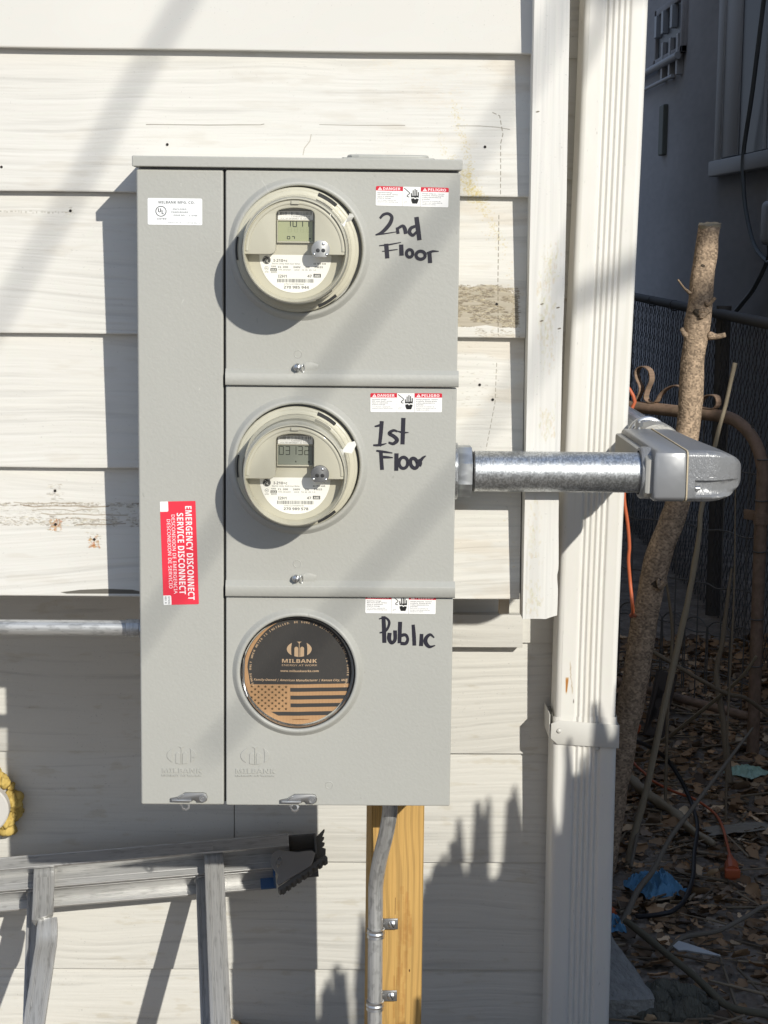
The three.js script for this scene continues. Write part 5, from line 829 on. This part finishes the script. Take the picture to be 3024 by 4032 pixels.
// crumpled sheets: a folded, ragged surface
function crumple(w, h, up, seed, n = 22) {
  const g = new THREE.PlaneGeometry(w, h, n, n).rotateX(-Math.PI / 2);
  bend(g, (v) => { const a = v.x / w * 3.4, b = v.z / h * 3.4, e = Math.max(Math.abs(v.x) / w, Math.abs(v.z) / h) * 2, r = Math.abs(noise(a * 1.6 + 30, b * 1.6 + 30, seed) - 0.5) * 2, q = Math.abs(noise(a * 3.7 + 60, b * 3.7 + 60, seed + 1) - 0.5) * 2; v.y = up * ((1 - r) * 0.75 + (1 - q) * 0.35) * (1 - e * e * 0.75); v.x *= 1 - 0.28 * noise(b * 2.2 + 9, 2, seed + 2); v.z *= 1 - 0.28 * noise(a * 2.2 + 9, 3, seed + 3); });
  return crease(g, 0.5);
}
const put = (o, x, z, turn = 0, dy = 0) => { o.position.set(x, groundHeight(x, z) + dy, z); o.rotation.y = turn; return o; };
const rag = std({ color: lin(0.12, 0.30, 0.48), roughness: 0.75, side: THREE.DoubleSide });
put(single('blue_rag', crumple(0.13, 0.14, 0.055, 1201), rag, 'crumpled bright blue rag on the dark leaf litter', 'rag'), 0.742, -1.325, 0.4, 0.012);
put(single('blue_rag', crumple(0.07, 0.1, 0.035, 1202), rag, 'small scrap of blue cloth by the foot of the downspout', 'rag'), 0.592, -1.05, 0.2, 0.012);
put(single('orange_cap', lump(0.018, 12, 0.2, 2).scale(1, 0.8, 1), orange, 'orange plastic scrap above the small blue cloth', 'scrap'), 0.602, -1.13, 0, 0.02);
put(single('wrapper', crumple(0.11, 0.12, 0.03, 1203), std({ color: lin(0.42, 0.62, 0.50), roughness: 0.35, side: THREE.DoubleSide }), 'pale green foil wrapper lying near the gate post', 'wrapper'), 1.15, -2.25, 0.8, 0.02);
put(single('shard', crease(plate(poly([[-0.045, 0.01], [-0.03, 0.026], [0.0, 0.012], [0.05, -0.016], [0.052, -0.02], [0.0, -0.008], [-0.02, -0.002], [-0.034, -0.004]]), 0.005, 0.001).rotateX(-1.2), 0.5), std({ color: lin(0.52, 0.53, 0.53), roughness: 0.5 }), 'white broken plastic shard on the leaves beside a branch', 'shard'), 0.745, -0.875, 0, 0.03);
put(single('paper_scrap', crumple(0.2, 0.07, 0.012, 1204), std({ color: lin(0.30, 0.27, 0.22), roughness: 0.9, side: THREE.DoubleSide }), 'flat torn strip of pale bark beside the orange cord', 'bark scrap'), 1.02, -1.75, 0.3, 0.02);
// concrete at the corner of the house, a brick with core holes and a heap of rubble
const concrete = (() => { const [c] = pixels(256, 256, (u, v) => { const n = fbm(u * 10, v * 10, 1211, 5), p = noise(u * 60, v * 60, 1212) > 0.84 ? 0.06 : 0, b = 0.23 + n * 0.14 - p; return [b * 1.03, b, b * 0.92]; }); return std({ map: asMap(c, true, true), roughness: 0.95, bumpMap: heights(128, 128, (u, v) => fbm(u * 16, v * 16, 1213)), bumpScale: 0.004 }); })();
single('concrete_block', crease(bend(new THREE.BoxGeometry(0.11, 0.1, 0.34, 6, 5, 14), (v) => { v.x += (noise(v.z * 30 + 9, v.y * 30 + 9, 1221) - 0.5) * 0.010; v.y += (noise(v.x * 40 + 9, v.z * 30 + 9, 1222) - 0.5) * 0.008; }), 0.5), concrete, 'stained concrete block at the foot of the downspout', 'concrete block', null, [0.535, 0.02, -0.72]).rotation.y = 0.12;
{
  const s = roundRect(-0.1, -0.03, 0.1, 0.03, 0.003); for (const x of [-0.06, 0, 0.06]) { const h = new THREE.Path(); h.absarc(x, 0, 0.016, 0, Math.PI * 2, true); s.holes.push(h); }
  const o = single('brick', crease(plate(s, 0.09, 0.003).rotateZ(1.35), 0.4), std({ color: lin(0.085, 0.07, 0.06), roughness: 0.9 }), 'old cored brick standing by the foot of the gate', 'brick', null, [0.98, 0.1, -2.72]); o.rotation.set(-0.25, -0.1, 0);
}
{
  const R = rng(71), list = []; for (let i = 0; i < 70; i++) { const a = R() * 6.28, q = Math.sqrt(R()) * 0.085, r = 0.008 + R() * 0.022; list.push(lump(r, 300 + i, 0.5, 1, 1.9).translate(0.642 + Math.cos(a) * q * 1.1, 0.012 + (0.085 - q) * 0.62 * R() + 0.01, -0.615 + Math.sin(a) * q * 0.8)); }
  const o = single('rubble_heap', crease(merge(list), 0.25), std({ color: lin(0.115, 0.11, 0.085), roughness: 0.97, bumpMap: soilBump, bumpScale: 0.006 }), 'low heap of broken mossy rubble at the corner of the house', 'rubble'); o.userData.kind = 'stuff';
}
const clodMat = std({ color: lin(0.30, 0.22, 0.12), roughness: 0.95, bumpMap: soilBump, bumpScale: 0.004 });
[[-0.244, 0.026, 0.016], [-0.206, 0.034, 0.021], [-0.181, 0.027, 0.015], [-0.42, 0.022, 0.016], [-0.12, 0.016, 0.018]].forEach(([x, y, r], i) => single('soil_clod', lump(r, 400 + i, 0.5, 3, 2.4).scale(1.2, 0.9, 0.8), clodMat, 'crumbly brown soil clod against the foot of the siding', 'soil clod', 'soil clods by the wall', [x, y, -0.497]));

// ------------------------------------------------------------------ leaf litter
{
  const shape = (seed) => {
    const P = [], I = [], U = [], n = 9, R = rng(seed), lob = 0.3 + R() * 0.5, curl = 0.4 + R() * 0.9;
    for (let i = 0; i <= n; i++) { const t = i / n, w = Math.sin(Math.PI * Math.pow(t, 0.8)) * (0.36 + 0.10 * Math.sin(t * 22 * lob) + (R() - 0.5) * 0.12); for (const s of [-1, 0, 1]) { P.push(s * w, Math.abs(s) * 0.18 * curl + Math.sin(t * 3 + seed) * 0.16 * curl + (R() - 0.5) * 0.06, (t - 0.5) * 1.25); U.push(s * 0.5 + 0.5, t); } }
    for (let i = 0; i < n; i++) for (let j = 0; j < 2; j++) { const a = i * 3 + j; I.push(a, a + 1, a + 3, a + 1, a + 4, a + 3); }
    const g = new THREE.BufferGeometry(); g.setAttribute('position', new THREE.Float32BufferAttribute(P, 3)); g.setAttribute('uv', new THREE.Float32BufferAttribute(U, 2)); g.setIndex(I); g.computeVertexNormals(); return g;
  };
  const leafMat = std({ color: 0xffffff, roughness: 0.85, side: THREE.DoubleSide }), R = rng(90), m4 = new THREE.Matrix4(), q = new THREE.Quaternion(), e = new THREE.Euler(), col = new THREE.Color();
  const tones = [[0.16, 0.10, 0.055], [0.10, 0.068, 0.042], [0.22, 0.16, 0.10], [0.065, 0.048, 0.034], [0.13, 0.10, 0.075], [0.28, 0.225, 0.155]];
  for (let k = 0; k < 5; k++) {
    const count = 1500, im = shade(new THREE.InstancedMesh(shape(k * 7 + 1), leafMat, count)); im.name = numbered('leaf_litter'); im.userData = { kind: 'stuff', label: 'brown dead leaves strewn over the ground behind the house', category: 'leaf litter', group: 'leaf litter' };
    for (let i = 0; i < count; i++) {
      const x = 0.51 + Math.pow(R(), 0.8) * 1.25, z = -0.5 - Math.pow(R(), 0.9) * 3.6, s = 0.012 + Math.pow(R(), 2.4) * 0.042; e.set((R() - 0.5) * 1.2, R() * 6.28, (R() - 0.5) * 1.2); q.setFromEuler(e);
      m4.compose(V(x, groundHeight(x, z) + 0.004 + R() * 0.018, z), q, V(s, s, s)); im.setMatrixAt(i, m4);
      const t = tones[Math.floor(R() * R() * 6)], b = 1.8 + R() * R() * 2.6; im.setColorAt(i, col.setRGB(t[0] * b, t[1] * b, t[2] * b));
    }
    scene.add(im);
  }
  const tw = shade(new THREE.InstancedMesh(rod(V(0, 0, -0.5), V(0, 0, 0.5), 0.02, 0.012, 5), twigBark, 700)); tw.name = 'fallen_twigs'; tw.userData = { kind: 'stuff', label: 'small fallen twigs scattered through the leaf litter', category: 'twigs' };
  for (let i = 0; i < 700; i++) { const x = 0.51 + R() * 1.2, z = -0.5 - R() * 3.2, s = 0.05 + R() * R() * 0.22; e.set((R() - 0.5) * 0.35, R() * 6.28, 0); q.setFromEuler(e); m4.compose(V(x, groundHeight(x, z) + 0.012 + R() * 0.015, z), q, V(0.12 + R() * 0.1, 0.12 + R() * 0.1, s)); tw.setMatrixAt(i, m4); const b = 0.5 + R(); tw.setColorAt(i, col.setRGB(b, b, b)); }
  scene.add(tw);
}

// ------------------------------------------------------------------ what shades the place from outside the frame: an evergreen hedge on the right and a bare tree behind the viewer
{
  const t = thing('evergreen_hedge', 'dense evergreen hedge with pointed shoots rising to the right of the house', 'hedge'), R = rng(15);
  const top = (x) => Math.min(2.78, 1.18 + 1.08 * (x - 0.98) - (x < 0.72 ? (0.72 - x) * 0.25 : 0)), leafG = std({ color: lin(0.045, 0.075, 0.03), roughness: 0.85 });
  const core = new THREE.Shape(); core.moveTo(0.6, -0.05); for (let i = 0; i <= 41; i++) { const x = 0.6 + i * 0.06; core.lineTo(x, Math.max(0.05, top(x) - 0.11 - 0.05 * noise(i * 0.7, 4, 1301))); } core.lineTo(3.06, -0.05); core.closePath();
  part('hedge_core', new THREE.ExtrudeGeometry(core, { depth: 0.2, bevelEnabled: false }).translate(0, 0, 0.71), leafG, t);
  const list = []; for (let i = 0; i < 380; i++) { const x = 0.56 + R() * 2.48, z = 0.66 + R() * 0.3, h = top(x) + (R() - 0.62) * 0.2 - Math.abs(z - 0.81) * 0.25, len = 0.16 + R() * 0.14, lean = (R() - 0.5) * 0.05; list.push(rod(V(x, h - len, z), V(x + lean, h, z), 0.014 + R() * R() * 0.03, 0.0015 + R() * 0.004, 6)); }
  for (let i = 0; i < 22; i++) { const x = 0.5 + R() * 0.35, z = 0.7 + R() * 0.2, h = top(x) - R() * 0.03; list.push(rod(V(x + 0.06, 0.1, z), V(x, h, z), 0.035, 0.002, 6)); }
  part('shoots', merge(list), leafG, t);
}
{
  const t = thing('bare_tree', 'leafless street tree with drooping limbs behind the viewer', 'tree'), S = (x, y, z, k) => [x + 0.481 * k, y + 0.515 * k, z + k];
  part('trunk', taper([[4.2, -0.1, 4.7], [4.22, 1.5, 4.7], [4.1, 3.4, 4.65], [3.9, 5.0, 4.6], [3.8, 6.6, 4.7]], [0.2, 0.16, 0.13, 0.09, 0.04], 30, 12, 0.08, 3), bark, t);
  const limb = (pts, r) => part('limb', taper([[3.98, 4.6, 4.62], ...pts], r, 40, 8, 0.06, 5), bark, t);
  limb([S(0.45, 2.99, 0, 4.4), S(-0.03, 2.19, 0.01, 4.5), S(-0.236, 1.846, 0.01, 4.5), S(-0.318, 1.712, 0.01, 4.5), S(-0.394, 1.577, 0.01, 4.5), S(-0.479, 1.44, 0.01, 4.5), S(-0.60, 1.24, 0.01, 4.5)], [0.05, 0.018, 0.009, 0.0078, 0.0075, 0.0072, 0.007, 0.0065]);
  limb([S(0.62, 2.2, 0.14, 4.6), S(0.30, 1.755, 0.141, 4.6), S(0.143, 1.534, 0.141, 4.6), S(-0.001, 1.342, 0.141, 4.6), S(-0.174, 1.091, 0.141, 4.6), S(-0.33, 0.87, 0.141, 4.6)], [0.04, 0.014, 0.0062, 0.0058, 0.0056, 0.0054, 0.005]);
  limb([S(0.55, 1.62, 0.14, 4.8), S(0.32, 1.34, 0.141, 4.8), S(0.149, 1.142, 0.141, 4.8), S(-0.025, 0.941, 0.141, 4.8), S(-0.2, 0.74, 0.141, 4.8)], [0.04, 0.013, 0.0058, 0.0054, 0.0052, 0.005]);
  limb([S(0.7, 2.6, -0.3, 3.5), S(0.47, 1.9, -0.35, 3.5), S(0.38, 1.62, 0.02, 3.5), S(0.30, 1.42, 0.02, 3.5)], [0.04, 0.016, 0.008, 0.007, 0.005]);
}
renderer.render(scene, camera);
